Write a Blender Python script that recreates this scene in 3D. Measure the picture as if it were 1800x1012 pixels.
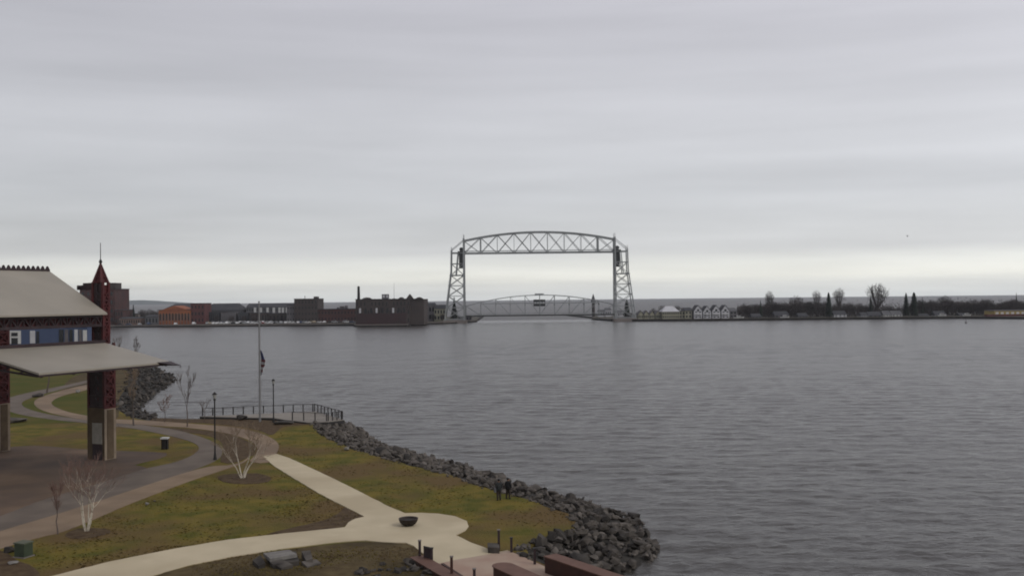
import bpy, bmesh, math, random
from mathutils import Vector, Matrix, noise

# ------------------------------------------------------------------ camera, sky, sun
sc = bpy.context.scene
for o in list(bpy.data.objects): bpy.data.objects.remove(o)
C = sc.collection
R = math.radians
F = 1745.0
CAMZ = 17.0
PITCH, ROLL = 0.575, -0.62
cam_d = bpy.data.cameras.new('camera')
cam = bpy.data.objects.new('camera', cam_d); C.objects.link(cam)
cam_d.sensor_width = 36; cam_d.lens = 36 * F / 1800
cam_d.clip_start = 0.5; cam_d.clip_end = 30000
cam_m = Matrix.Rotation(R(90 + PITCH), 3, 'X') @ Matrix.Rotation(R(ROLL), 3, 'Z')
cam.matrix_world = Matrix.Translation((0, 0, CAMZ)) @ cam_m.to_4x4()
sc.camera = cam
sc.cycles.max_bounces = 5; sc.cycles.diffuse_bounces = 2; sc.cycles.glossy_bounces = 2
sc.cycles.transparent_max_bounces = 6; sc.cycles.volume_bounces = 1
sc.cycles.use_denoising = True
sc.cycles.pixel_filter_type = 'BLACKMAN_HARRIS'; sc.cycles.filter_width = 1.9

SUN_EL, SUN_AZ = 38.0, 118.0      # light from the right, a little behind the camera
world = bpy.data.worlds.new('World'); sc.world = world; world.use_nodes = True
def build_world():
    nt = world.node_tree; N = nt.nodes; L = nt.links; N.clear()
    out = N.new('ShaderNodeOutputWorld'); bg = N.new('ShaderNodeBackground'); L.new(bg.outputs[0], out.inputs[0])
    bg.inputs['Strength'].default_value = 0.10
    sky = N.new('ShaderNodeTexSky'); sky.sky_type = 'NISHITA'; sky.sun_disc = False
    sky.sun_elevation = R(SUN_EL); sky.sun_rotation = R(SUN_AZ)
    tc = N.new('ShaderNodeTexCoord'); sep = N.new('ShaderNodeSeparateXYZ'); L.new(tc.outputs['Generated'], sep.inputs[0])
    def math_(op, a, b=None, clamp=False):
        n = N.new('ShaderNodeMath'); n.operation = op; n.use_clamp = clamp
        for i, v in enumerate((a, b)):
            if v is None: continue
            if isinstance(v, (int, float)): n.inputs[i].default_value = v
            else: L.new(v, n.inputs[i])
        return n.outputs[0]
    z = math_('MAXIMUM', sep.outputs['Z'], 0.0)
    zz = math_('ADD', z, 0.07)
    u = math_('DIVIDE', sep.outputs['X'], zz); v = math_('DIVIDE', sep.outputs['Y'], zz)
    comb = N.new('ShaderNodeCombineXYZ'); L.new(u, comb.inputs[0]); L.new(math_('MULTIPLY', v, 1.35), comb.inputs[1])
    n1 = N.new('ShaderNodeTexNoise'); n1.inputs['Scale'].default_value = 0.55; n1.inputs['Detail'].default_value = 5
    n1.inputs['Roughness'].default_value = 0.5; n1.inputs['Distortion'].default_value = 0.15; L.new(comb.outputs[0], n1.inputs['Vector'])
    # bands low over the lake: follow elevation, drift slowly with azimuth
    comb2 = N.new('ShaderNodeCombineXYZ'); L.new(math_('MULTIPLY', sep.outputs['X'], 1.1), comb2.inputs[0])
    L.new(math_('MULTIPLY', sep.outputs['Y'], 1.1), comb2.inputs[1]); L.new(math_('MULTIPLY', sep.outputs['Z'], 17.0), comb2.inputs[2])
    n2 = N.new('ShaderNodeTexNoise'); n2.inputs['Scale'].default_value = 1.7; n2.inputs['Detail'].default_value = 4
    n2.inputs['Distortion'].default_value = 0.2
    L.new(comb2.outputs[0], n2.inputs['Vector'])
    ramp = N.new('ShaderNodeValToRGB'); L.new(z, ramp.inputs[0]); e = ramp.color_ramp.elements
    stops = [(0.0, (.63, .645, .63)), (0.020, (.74, .735, .675)), (0.034, (.63, .635, .605)), (0.046, (.50, .505, .51)), (0.10, (.46, .467, .485)),
             (0.16, (.47, .473, .495)), (0.30, (.43, .425, .46)), (1.0, (.36, .355, .39))]
    e[0].position = stops[0][0]; e[0].color = (*stops[0][1], 1); e[1].position = 1; e[1].color = (*stops[-1][1], 1)
    for p, c in stops[1:-1]:
        k = e.new(p); k.color = (*c, 1)
    # streak factor
    f1 = math_('MULTIPLY', math_('SUBTRACT', n1.outputs['Fac'], 0.5), 0.32)
    f2 = math_('MULTIPLY', math_('SUBTRACT', n2.outputs['Fac'], 0.5), 0.34)
    # west end of the bright band is duller
    az = math_('MULTIPLY', math_('SUBTRACT', sep.outputs['X'], 0.05), 0.24)
    tot = math_('ADD', math_('ADD', f1, f2), math_('ADD', az, 1.0))
    mul = N.new('ShaderNodeVectorMath'); mul.operation = 'SCALE'; L.new(ramp.outputs[0], mul.inputs[0])
    L.new(math_('MULTIPLY', tot, 10.0), mul.inputs['Scale'])
    mix = N.new('ShaderNodeMix'); mix.data_type = 'RGBA'; mix.inputs[0].default_value = 0.95
    L.new(sky.outputs[0], mix.inputs[6]); L.new(mul.outputs[0], mix.inputs[7])
    L.new(mix.outputs[2], bg.inputs['Color'])
build_world()
sun_d = bpy.data.lights.new('sun', 'SUN'); sun_d.energy = 0.7; sun_d.angle = R(18); sun_d.color = (1, .95, .88)
sun = bpy.data.objects.new('sun', sun_d); C.objects.link(sun)
sv = Vector((math.sin(R(SUN_AZ)) * math.cos(R(SUN_EL)), math.cos(R(SUN_AZ)) * math.cos(R(SUN_EL)), math.sin(R(SUN_EL))))
sun.rotation_euler = (-sv).to_track_quat('-Z', 'Y').to_euler()
vs = sc.view_settings
vs.view_transform = 'Standard'; vs.look = 'None'; vs.gamma = 1; vs.use_curve_mapping = False; vs.exposure = 0.42

# ------------------------------------------------------------------ helpers
def ray(px, py): return cam_m @ Vector(((px - 900) / F, -(py - 506) / F, -1))
def at(px, py, z=0.0):
    d = ray(px, py); t = (z - CAMZ) / d.z
    return Vector((d.x * t, d.y * t, z))
def aty(px, py, Y):
    d = ray(px, py); t = Y / d.y
    return Vector((d.x * t, Y, CAMZ + d.z * t))

MATS = {}
def mat(name, col, rough=0.85, col2=None, scale=1.0, detail=4, bump=0.0, bscale=None, metal=0.0, stretch=(1, 1, 1), rnd=0.0, spec=0.3, lo=0.35, hi=0.65, coords='Object', col3=None, scale3=0.1, bdist=0.05):
    m = bpy.data.materials.new(name); m.use_nodes = True; nt = m.node_tree; N = nt.nodes; L = nt.links
    b = N['Principled BSDF']; b.inputs['Roughness'].default_value = rough; b.inputs['Metallic'].default_value = metal
    b.inputs['Specular IOR Level'].default_value = spec; b.inputs['Base Color'].default_value = (*col, 1)
    tc = N.new('ShaderNodeTexCoord'); mp = N.new('ShaderNodeMapping'); mp.inputs['Scale'].default_value = stretch
    L.new(tc.outputs[coords], mp.inputs[0]); cur = None
    if col2:
        n = N.new('ShaderNodeTexNoise'); n.inputs['Scale'].default_value = scale; n.inputs['Detail'].default_value = detail; L.new(mp.outputs[0], n.inputs['Vector'])
        mr = N.new('ShaderNodeMapRange'); mr.inputs[1].default_value = lo; mr.inputs[2].default_value = hi; L.new(n.outputs['Fac'], mr.inputs[0])
        mx = N.new('ShaderNodeMix'); mx.data_type = 'RGBA'; L.new(mr.outputs[0], mx.inputs[0])
        mx.inputs[6].default_value = (*col, 1); mx.inputs[7].default_value = (*col2, 1); cur = mx.outputs[2]
        if col3:
            n = N.new('ShaderNodeTexNoise'); n.inputs['Scale'].default_value = scale3; n.inputs['Detail'].default_value = 3; L.new(mp.outputs[0], n.inputs['Vector'])
            mr = N.new('ShaderNodeMapRange'); mr.inputs[1].default_value = .45; mr.inputs[2].default_value = .62; L.new(n.outputs['Fac'], mr.inputs[0])
            m2 = N.new('ShaderNodeMix'); m2.data_type = 'RGBA'; L.new(mr.outputs[0], m2.inputs[0]); L.new(cur, m2.inputs[6])
            m2.inputs[7].default_value = (*col3, 1); cur = m2.outputs[2]
        L.new(cur, b.inputs['Base Color'])
    if rnd:
        oi = N.new('ShaderNodeObjectInfo'); hs = N.new('ShaderNodeHueSaturation')
        mr = N.new('ShaderNodeMapRange'); mr.inputs[3].default_value = 1 - rnd; mr.inputs[4].default_value = 1 + rnd
        L.new(oi.outputs['Random'], mr.inputs[0]); L.new(mr.outputs[0], hs.inputs['Value'])
        if cur: L.new(cur, hs.inputs['Color'])
        else: hs.inputs['Color'].default_value = (*col, 1)
        L.new(hs.outputs[0], b.inputs['Base Color'])
    if bump:
        n = N.new('ShaderNodeTexNoise'); n.inputs['Scale'].default_value = bscale or scale * 4; n.inputs['Detail'].default_value = 4; L.new(mp.outputs[0], n.inputs['Vector'])
        bp = N.new('ShaderNodeBump'); bp.inputs['Strength'].default_value = bump; bp.inputs['Distance'].default_value = bdist; L.new(n.outputs['Fac'], bp.inputs['Height']); L.new(bp.outputs[0], b.inputs['Normal'])
    MATS[name] = m
    return m

ORI = {}
def tag(o, label=None, cat=None, group=None, kind=None):
    if label: o['label'] = label
    if cat: o['category'] = cat
    if group: o['group'] = group
    if kind: o['kind'] = kind
    return o
def thing(name, label, cat, loc=(0, 0, 0), group=None):
    o = bpy.data.objects.new(name, None); C.objects.link(o); o.location = loc; o.empty_display_size = 0.3
    ORI[o.name] = Vector(loc); return tag(o, label, cat, group)
class MB:
    def __init__(s): s.v = []; s.f = []; s.mi = []
    def add(s, vs, fs, mi=0):
        b = len(s.v); s.v += [Vector(v) for v in vs]; s.f += [tuple(i + b for i in f) for f in fs]; s.mi += [mi] * len(fs); return s
    def box(s, lo, hi, mi=0):
        x0, y0, z0 = lo; x1, y1, z1 = hi
        return s.hexa([(x0, y0, z0), (x1, y0, z0), (x1, y1, z0), (x0, y1, z0), (x0, y0, z1), (x1, y0, z1), (x1, y1, z1), (x0, y1, z1)], mi)
    def hexa(s, p, mi=0): return s.add(p, [(0, 3, 2, 1), (4, 5, 6, 7), (0, 1, 5, 4), (1, 2, 6, 5), (2, 3, 7, 6), (3, 0, 4, 7)], mi)
    def bar(s, a, b, w, h=None, n=4, w2=None, mi=0, cap=True):
        a = Vector(a); b = Vector(b); d = b - a
        if d.length < 1e-6: return s
        d.normalize(); up = Vector((0, 0, 1)) if abs(d.z) < 0.95 else Vector((0, 1, 0))
        x = d.cross(up).normalized(); y = x.cross(d); h = h or w; k = (w2 / w) if w2 is not None else 1
        ph = math.pi / 4 if n == 4 else 0; q = math.sqrt(2) if n == 4 else 1
        vv = []
        for p, sc_ in ((a, 1), (b, k)):
            for i in range(n):
                t = 2 * math.pi * i / n + ph
                vv.append(p + x * math.cos(t) * w / 2 * sc_ * q + y * math.sin(t) * h / 2 * sc_ * q)
        fs = [(i, (i + 1) % n, n + (i + 1) % n, n + i) for i in range(n)]
        if cap: fs += [tuple(range(n))[::-1], tuple(range(n, 2 * n))]
        return s.add(vv, fs, mi)
    def lathe(s, c, prof, n=16, mi=0):
        c = Vector(c); vv = []
        for r, z in prof:
            for i in range(n):
                t = 2 * math.pi * i / n; vv.append(c + Vector((r * math.cos(t), r * math.sin(t), z)))
        fs = []
        for k in range(len(prof) - 1):
            for i in range(n):
                j = (i + 1) % n; fs.append((k * n + i, k * n + j, (k + 1) * n + j, (k + 1) * n + i))
        fs += [tuple(range(n))[::-1], tuple(range((len(prof) - 1) * n, len(prof) * n))]
        return s.add(vv, fs, mi)
    def prism(s, pts, dz):                       # pts: list of Vector (top), dz: thickness downwards
        n = len(pts); return s.add(list(pts) + [Vector(p) - Vector((0, 0, dz)) for p in pts],
                                   [tuple(range(n)), tuple(range(n, 2 * n))[::-1]] + [(i, n + i, n + (i + 1) % n, (i + 1) % n) for i in range(n)])
    def mesh(s, name, mats, org=Vector((0, 0, 0)), smooth=False):
        me = bpy.data.meshes.new(name); me.from_pydata([tuple(v - org) for v in s.v], [], s.f)
        for m in mats: me.materials.append(m)
        if len(mats) > 1: me.polygons.foreach_set('material_index', s.mi)
        if smooth: me.polygons.foreach_set('use_smooth', [True] * len(me.polygons))
        bm = bmesh.new(); bm.from_mesh(me)
        big = [f for f in bm.faces if len(f.verts) > 4]
        if big: bmesh.ops.triangulate(bm, faces=big)
        bm.to_mesh(me); bm.free(); me.update(); return me
    def build(s, name, m, parent=None, smooth=False, label=None, kind=None):
        mats = m if isinstance(m, (list, tuple)) else [m]
        org = ORI.get(parent.name, Vector((0, 0, 0))) if parent else Vector((0, 0, 0))
        o = bpy.data.objects.new(name, s.mesh(name, mats, org, smooth)); C.objects.link(o)
        if parent: o.parent = parent; ORI[o.name] = org
        return tag(o, label, kind=kind)
def solo(name, label, cat, mb, m, loc, group=None, smooth=False):   # a thing that is one mesh
    o = bpy.data.objects.new(name, mb.mesh(name, m if isinstance(m, (list, tuple)) else [m], Vector(loc), smooth)); C.objects.link(o)
    o.location = loc; return tag(o, label, cat, group)
def struct(name, mb, m, parent=None, smooth=False): return mb.build(name, m, parent, smooth, kind='structure' if not parent else None)
def copy_thing(src, loc, rot=0.0, scale=1.0, label=None, group=None):
    r = src.copy(); C.objects.link(r); r.location = loc; r.rotation_euler = (0, 0, rot)
    r.scale = scale if isinstance(scale, (tuple, list)) else (scale,) * 3
    if label: r['label'] = label
    if group: r['group'] = group
    for ch in src.children:
        c = ch.copy(); C.objects.link(c); c.parent = r
        for g in ch.children:
            d = g.copy(); C.objects.link(d); d.parent = c
    return r

# ------------------------------------------------------------------ materials
M_lawn = mat('lawn_grass', (.084, .084, .015), .95, (.165, .126, .027), .42, 9, 1.0, 5, col3=(.125, .084, .034), scale3=.10, spec=.1, bdist=.14, lo=.36, hi=.62)
M_lawn_far = mat('lawn_far', (.060, .070, .010), .95, (.095, .08, .018), .12, 6, .5, 2, spec=.1)
M_mulch = mat('brown_mulch', (.062, .040, .024), .95, (.105, .074, .042), 1.4, 8, .9, 9, spec=.1)
M_mulchg = mat('mulch_with_dead_grass', (.075, .052, .026), .95, (.115, .088, .042), 1.1, 8, .9, 8, col3=(.060, .045, .022), scale3=.22, spec=.1)
M_conc = mat('pale_concrete', (.475, .405, .275), .85, (.54, .462, .318), .35, 6, .15, 20, spec=.25, col3=(.43, .36, .24), scale3=.12)
M_conc2 = mat('tan_concrete', (.205, .145, .092), .9, (.26, .19, .125), .3, 6, .15, 20, col3=(.175, .125, .083), scale3=.1)
M_asph = mat('worn_asphalt', (.110, .088, .070), .9, (.155, .125, .098), .3, 6, .2, 20)
M_pavers = mat('brown_pavers', (.098, .064, .040), .9, (.165, .108, .068), .2, 6, .2, 12, col3=(.080, .056, .042), scale3=.06)
M_pinkpav = mat('pink_pavers', (.33, .225, .17), .85, (.38, .29, .22), .5, 5, .1, 20)
M_bank = mat('dark_bank_gravel', (.020, .018, .016), .95, (.04, .036, .03), 1.5, 6, .8, 4)
M_rock = mat('riprap_rock', (.028, .024, .020), .85, (.088, .077, .066), .9, 6, .6, 5, rnd=.55, spec=.3)
M_rock2 = mat('pale_rock', (.20, .19, .17), .85, (.14, .13, .12), 2, 5, .4, 6, rnd=.2)
M_roof = mat('pale_metal_roof', (.275, .25, .205), .55, (.31, .28, .23), .25, 4, .1, 3, spec=.4)
M_steelred = mat('dark_red_steel', (.085, .017, .018), .6, (.055, .014, .015), 1.2, 4)
M_steeldk = mat('dark_steel', (.028, .018, .020), .6, (.045, .028, .03), 1, 4)
M_colconc = mat('column_concrete_lit', (.27, .215, .16), .9, (.21, .165, .12), 1.2, 5, .15, 12)  # column concrete with the lit side's brightness put into its colour
M_colconcd = mat('column_concrete_shaded', (.085, .060, .038), .9, (.11, .08, .05), 1.5, 5)  # same concrete, shade of the unlit side put into its colour
M_panel = mat('pale_panel', (.30, .28, .24), .7, (.25, .235, .2), 2, 4)
M_blue = mat('blue_wall', (.062, .088, .165), .7, (.052, .074, .14), .15, 4)
M_brick = mat('dark_red_brick', (.072, .030, .027), .9, (.050, .026, .025), .15, 5)
M_brick2 = mat('red_brick', (.11, .038, .036), .9, (.075, .03, .03), .12, 5)
M_brickdk = mat('sooty_brick', (.043, .034, .032), .9, (.062, .049, .045), .12, 5)
M_brickface = mat('maroon_brick', (.050, .027, .029), .9, (.040, .026, .027), .15, 5)
M_orange = mat('orange_paint', (.30, .105, .042), .8, (.22, .072, .038), .2, 4)
M_tan = mat('tan_wall', (.19, .125, .10), .9, (.15, .10, .08), .3, 4)
M_grey = mat('grey_wall', (.115, .115, .12), .9, (.085, .085, .09), .2, 4)
M_greydk = mat('dark_grey_roof', (.045, .046, .052), .9, (.062, .062, .066), .2, 4)
M_white = mat('white_paint', (.55, .55, .54), .6, (.48, .48, .47), .8, 3)
M_cream = mat('cream_wall', (.30, .29, .22), .8, (.25, .24, .18), .4, 4)
M_pale = mat('pale_siding', (.52, .52, .54), .8, (.45, .45, .465), .5, 4)
M_sidingdk = mat('weathered_siding', (.13, .12, .125), .8, (.10, .095, .10), .5, 4)
M_yellow = mat('yellow_wall', (.36, .28, .09), .8, (.30, .23, .08), .4, 4)
M_glass = mat('dark_window_glass', (.012, .014, .018), .15, spec=.5)
M_quay = mat('quay_concrete', (.20, .175, .16), .9, (.16, .14, .13), .2, 5)
M_quaydk = mat('quay_dark_piling', (.018, .016, .015), .9, (.030, .026, .024), .5, 5)
M_farland = mat('far_shore_ground', (.045, .042, .030), .95, (.07, .06, .045), .05, 6)
M_bridge = mat('bridge_grey_steel', (.27, .285, .285), .6, (.21, .22, .22), .1, 4, spec=.4)
M_bridgedk = mat('bridge_dark_steel', (.035, .038, .037), .7, (.05, .052, .05), .1, 4)
M_truck = [mat('car_' + n, c, .35, spec=.5) for n, c in (('white', (.6, .6, .6)), ('silver', (.3, .31, .32)), ('black', (.02, .02, .022)), ('dark_blue', (.03, .05, .1)), ('red', (.22, .02, .02)), ('tan', (.3, .25, .18)))]
M_tyre = mat('tyre_rubber', (.015, .015, .015), .9)
M_bark = mat('grey_bark', (.075, .062, .055), .95, (.11, .095, .08), 3, 5)
M_twigfar = mat('far_twigs', (.085, .076, .072), .95, rnd=.25)
M_twigdk = mat('dark_twigs', (.058, .048, .046), .95, rnd=.4)
M_birch = mat('birch_bark', (.50, .45, .36), .8, (.20, .17, .13), 6, 5, lo=.5, hi=.68)
M_twigred = mat('reddish_twigs', (.17, .105, .085), .9, rnd=.1)
M_twigtan = mat('tan_twigs', (.21, .155, .105), .9, rnd=.1)
M_twigbr = mat('brown_twigs', (.105, .082, .070), .9, rnd=.15)
M_needle = mat('dark_needles', (.012, .020, .014), .9, (.022, .032, .020), .6, 4, rnd=.2)
M_black = mat('black_metal', (.014, .013, .012), .5)
M_redpost = mat('rusty_red_steel', (.056, .023, .017), .7, (.040, .018, .014), 2.5, 5)
M_redtop = mat('pinkish_red_coping', (.150, .083, .062), .8, (.12, .066, .050), 1.2, 5)
M_green = mat('utility_green_paint', (.045, .060, .035), .7, (.035, .047, .028), 1.5, 4)
M_greentop = mat('utility_green_lid', (.10, .11, .075), .7, (.08, .09, .06), 2, 4)
M_lampglass = mat('frosted_lamp_glass', (.30, .30, .28), .3)
M_wood = mat('weathered_deck_boards', (.17, .145, .12), .9, (.13, .11, .09), .8, 5, stretch=(1, 6, 1))
M_deck = mat('deck_concrete', (.26, .235, .205), .9, (.22, .20, .17), .4, 5)
M_rail = mat('rail_dark_metal', (.030, .028, .026), .6)
M_cable = mat('rail_cable_grey', (.16, .15, .14), .5)
M_bowl = mat('bronze_fire_bowl', (.030, .020, .015), .6, (.018, .013, .011), 2, 4)
M_pole = mat('pole_aluminium', (.20, .20, .20), .5, metal=.2)
M_flagr = mat('flag_red', (.09, .022, .028), .8)
M_flagw = mat('flag_white', (.28, .28, .29), .8)
M_flagb = mat('flag_blue', (.015, .02, .07), .8)
M_hill = mat('distant_hill', (.055, .075, .070), .95, (.07, .085, .08), .002, 4)

def water_mat(name, rough, k=1.0):
    m = bpy.data.materials.new(name); m.use_nodes = True; nt = m.node_tree; N = nt.nodes; L = nt.links
    b = N['Principled BSDF']; b.inputs['Base Color'].default_value = (.060, .056, .051, 1)
    b.inputs['Roughness'].default_value = rough; b.inputs['IOR'].default_value = 1.333
    tc = N.new('ShaderNodeTexCoord')
    def nz(sx, sy, scale, det, rot=0, rough=.55, dist=0.0):
        mp = N.new('ShaderNodeMapping'); mp.inputs['Scale'].default_value = (sx, sy, 1); mp.inputs['Rotation'].default_value = (0, 0, R(rot)); L.new(tc.outputs['Object'], mp.inputs[0])
        n = N.new('ShaderNodeTexNoise'); n.inputs['Scale'].default_value = scale; n.inputs['Detail'].default_value = det; n.inputs['Roughness'].default_value = rough
        n.inputs['Distortion'].default_value = dist; L.new(mp.outputs[0], n.inputs['Vector']); return n.outputs['Fac']
    a = nz(.5, 1, .50, 5, -12, .62, .3); c = nz(.6, 1, 1.9, 4, 9); d = nz(.35, 1, .09, 3, -6); g = nz(.3, 1, .012, 4, -10)
    def b_(h, st, dist, prev=None):
        n = N.new('ShaderNodeBump'); n.inputs['Strength'].default_value = st; n.inputs['Distance'].default_value = dist; L.new(h, n.inputs['Height'])
        if prev: L.new(prev, n.inputs['Normal'])
        return n
    # wind gusts vary ripple strength
    mr = N.new('ShaderNodeMapRange'); mr.inputs[1].default_value = .35; mr.inputs[2].default_value = .65; mr.inputs[3].default_value = .75; mr.inputs[4].default_value = 1.0; L.new(g, mr.inputs[0])
    n3 = b_(d, .8, 1.8 * k); n1 = b_(a, 1.0, .85 * k, n3.outputs[0]); L.new(mr.outputs[0], n1.inputs['Strength']); n2 = b_(c, .9, .16, n1.outputs[0])
    L.new(n2.outputs[0], b.inputs['Normal'])
    return m
M_water = water_mat('harbour_water', .25, .66); M_lake = water_mat('open_lake_water', .40, 1.2)

# ------------------------------------------------------------------ the setting: water, land, paths
Z_W = -2.0
def water_fan(r0, r1, y0, y1):
    mb = MB(); xs = [-7900 + 15800 * i / 60 for i in range(61)]
    if y1 is None:                      # open lake out to the horizon circle
        ys = lambda x, t: y0 + (math.sqrt(max(0, r1 * r1 - x * x)) - y0) * t
    else: ys = lambda x, t: y0 + (y1 - y0) * t
    m = 8; vv = [Vector((x, ys(x, (k / m) ** 1.6), Z_W)) for x in xs for k in range(m + 1)]
    fs = [(i * (m + 1) + k, (i + 1) * (m + 1) + k, (i + 1) * (m + 1) + k + 1, i * (m + 1) + k + 1) for i in range(len(xs) - 1) for k in range(m)]
    mb.add(vv, fs); return mb
def harbour():
    import numpy as np
    ys = [-400.0, -150.0, 0.0, 30.0]; y = 40.0
    while y < 846: ys.append(y); y += max(.2, y * .0032)
    ys.append(846.0); Y = np.array(ys)
    f = np.linspace(-1, 1, 521); f = np.concatenate(([-6.0, -3.0, -1.8, -1.3], f, [1.3, 1.8, 3.0, 6.0]))
    X = f[None, :] * (.72 * np.maximum(Y, 30) + 30)[:, None]
    X[:, 0] = -7900; X[:, -1] = 7900; X[:, 1] = np.minimum(X[:, 1], -2600); X[:, -2] = np.maximum(X[:, -2], 2600)
    YY = np.repeat(Y[:, None], X.shape[1], 1)
    dy = np.gradient(Y)[:, None] * np.ones_like(X); dx = np.abs(np.gradient(X, axis=1)); Z = np.zeros_like(X)
    rg = np.random.RandomState(4); n = 46
    gust = .8 + .26 * np.sin(X * .011 + YY * .023 + 1.3 * np.sin(YY * .009)) * np.sin(YY * .017 - X * .006 + .7)
    for i in range(n):
        lam = .8 * (5.5 / .8) ** (i / (n - 1)) * rg.uniform(.9, 1.1); th = math.radians(-102 + rg.normal(0, 27)); k = 2 * math.pi / lam
        kx, ky = k * math.cos(th), k * math.sin(th)
        per_y = lam / max(abs(math.sin(th)), .05); per_x = lam / max(abs(math.cos(th)), .05)
        damp = np.clip((per_y / dy - 2.4) / 2.0, 0, 1) * np.clip((per_x / dx - 2.4) / 2.0, 0, 1)
        ph = kx * X + ky * YY + rg.uniform(0, 6.28) + .8 * np.sin(.07 * X / lam * 3 + .05 * YY + i)
        a = .0047 * lam ** .8
        Z += a * damp * gust * (np.sin(ph) + .25 * np.sin(2 * ph + 1.2))
    Z[:4] = 0
    co = np.stack((X, YY, Z + Z_W), -1).reshape(-1, 3).astype(np.float32); m, c = X.shape
    idx = np.arange(m * c).reshape(m, c); q = np.stack((idx[:-1, :-1], idx[:-1, 1:], idx[1:, 1:], idx[1:, :-1]), -1).reshape(-1, 4).astype(np.int32)
    me = bpy.data.meshes.new('harbour_water'); me.vertices.add(len(co)); me.vertices.foreach_set('co', co.ravel())
    me.loops.add(q.size); me.loops.foreach_set('vertex_index', q.ravel()); me.polygons.add(len(q)); me.polygons.foreach_set('loop_start', np.arange(0, q.size, 4, dtype=np.int32))
    me.polygons.foreach_set('use_smooth', np.ones(len(q), bool)); me.update(calc_edges=True); me.materials.append(M_water)
    o = bpy.data.objects.new('harbour_water', me); C.objects.link(o); o['kind'] = 'structure'
harbour()
struct('open_lake', water_fan(0, 8070, 846, None), M_lake)

def smooth_line(pts, step=1.2, closed=False):
    n = len(pts); out = []
    rng_ = range(n) if closed else range(n - 1)
    for i in rng_:
        g = (lambda k: pts[k % n]) if closed else (lambda k: pts[max(0, min(n - 1, k))])
        p0, p1, p2, p3 = g(i - 1), g(i), g(i + 1), g(i + 2)
        m = max(2, int((p2 - p1).length / step)); m = min(m, 40)
        for k in range(m):
            t = k / m; out.append(0.5 * ((2 * p1) + (p2 - p0) * t + (2 * p0 - 5 * p1 + 4 * p2 - p3) * t * t + (3 * p1 - p0 - 3 * p2 + p3) * t ** 3))
    if not closed: out.append(pts[-1].copy())
    return out
def resample(pts, n):
    d = [0]
    for a, b in zip(pts, pts[1:]): d.append(d[-1] + (b - a).length)
    out = []; j = 0
    for k in range(n):
        s = d[-1] * k / (n - 1)
        while j < len(d) - 2 and d[j + 1] < s: j += 1
        t = (s - d[j]) / max(1e-9, d[j + 1] - d[j]); out.append(pts[j].lerp(pts[j + 1], min(1, max(0, t))))
    return out
def wob(p, amp=.25, sc_=.35):
    return Vector((p.x + amp * noise.noise(Vector((p.x * sc_, p.y * sc_, 3.1))), p.y + amp * noise.noise(Vector((p.x * sc_, p.y * sc_, 9.7))), p.z))
PATHS = []
def inside(p, poly):
    c = False; j = len(poly) - 1
    for i in range(len(poly)):
        a, b = poly[i], poly[j]
        if (a.y > p.y) != (b.y > p.y) and p.x < (b.x - a.x) * (p.y - a.y) / (b.y - a.y) + a.x: c = not c
        j = i
    return c
def patch(name, px, m, z, smooth=True, thick=None, wobble=0.0, step=1.2):
    pts = [at(x, y, 0) for x, y in px]
    if smooth: pts = smooth_line(pts, step, True)
    if not smooth and not wobble:
        q = []
        for a, b in zip(pts, pts[1:] + pts[:1]):
            m_ = max(1, min(60, int((b - a).length / .5))); q += [a.lerp(b, k / m_) for k in range(m_)]
        pts = [wob(p, .07, 1.1) for p in q]
    if wobble: pts = [wob(p, wobble) for p in pts]
    pts = [Vector((p.x, p.y, z)) for p in pts]
    # counter-clockwise
    if name in ('path', 'road', 'plaza'): PATHS.append(pts)
    ar = sum(a.x * b.y - b.x * a.y for a, b in zip(pts, pts[1:] + pts[:1]))
    if ar < 0: pts.reverse()
    return struct(name, MB().prism(pts, thick or z + .02), m)

# lawn edge along the water (px), matching water edge (px at z=-2)
edge_near = [(545, 745), (572, 766), (610, 784), (650, 797), (700, 811), (750, 825), (800, 838), (850, 856), (900, 870), (950, 885), (1000, 905), (1013, 922), (1000, 938), (955, 950), (918, 958), (935, 980), (985, 1004), (1040, 1040), (1150, 1120)]
water_near = [(606, 742), (640, 762), (668, 780), (705, 793), (745, 803), (800, 818), (850, 834), (905, 852), (960, 868), (1030, 884), (1080, 900), (1126, 918), (1136, 945), (1160, 970), (1128, 995), (1085, 1004), (1080, 1025), (1130, 1060), (1250, 1120)]
edge_far = [(545, 745), (480, 741), (400, 740), (330, 741), (272, 740), (232, 733), (205, 715), (212, 690), (222, 672), (225, 655), (205, 640), (180, 622), (150, 606), (100, 597), (20, 590), (-300, 588)]
water_far = [(560, 740), (480, 740), (400, 739), (330, 740), (283, 738), (262, 728), (250, 714), (272, 697), (293, 680), (308, 668), (298, 656), (262, 641), (215, 622), (165, 604), (100, 595), (-300, 586)]
def edge_pts(px, z, step=1.5): return smooth_line([at(x, y, z) for x, y in px], step)
EN = resample(edge_pts(edge_near, 0), 150); WN = resample(edge_pts(water_near, Z_W), 150)
EF = resample(edge_pts(edge_far, 0), 150); WF = resample(edge_pts(water_far, Z_W), 150)
land = [wob(p, .5) for p in EN] + [at(1150, 1180), at(1150, 2200), at(-1800, 2200), at(-1800, 620), at(-300, 588.5)] + EF[::-1][1:-1]
mbl = MB(); land2 = [Vector((p.x, p.y, 0)) for p in land]
ar = sum(a.x * b.y - b.x * a.y for a, b in zip(land2, land2[1:] + land2[:1]))
if ar < 0: land2.reverse()
mbl.prism(land2, .6); struct('lawn', mbl, M_lawn)
mb = MB()
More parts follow.
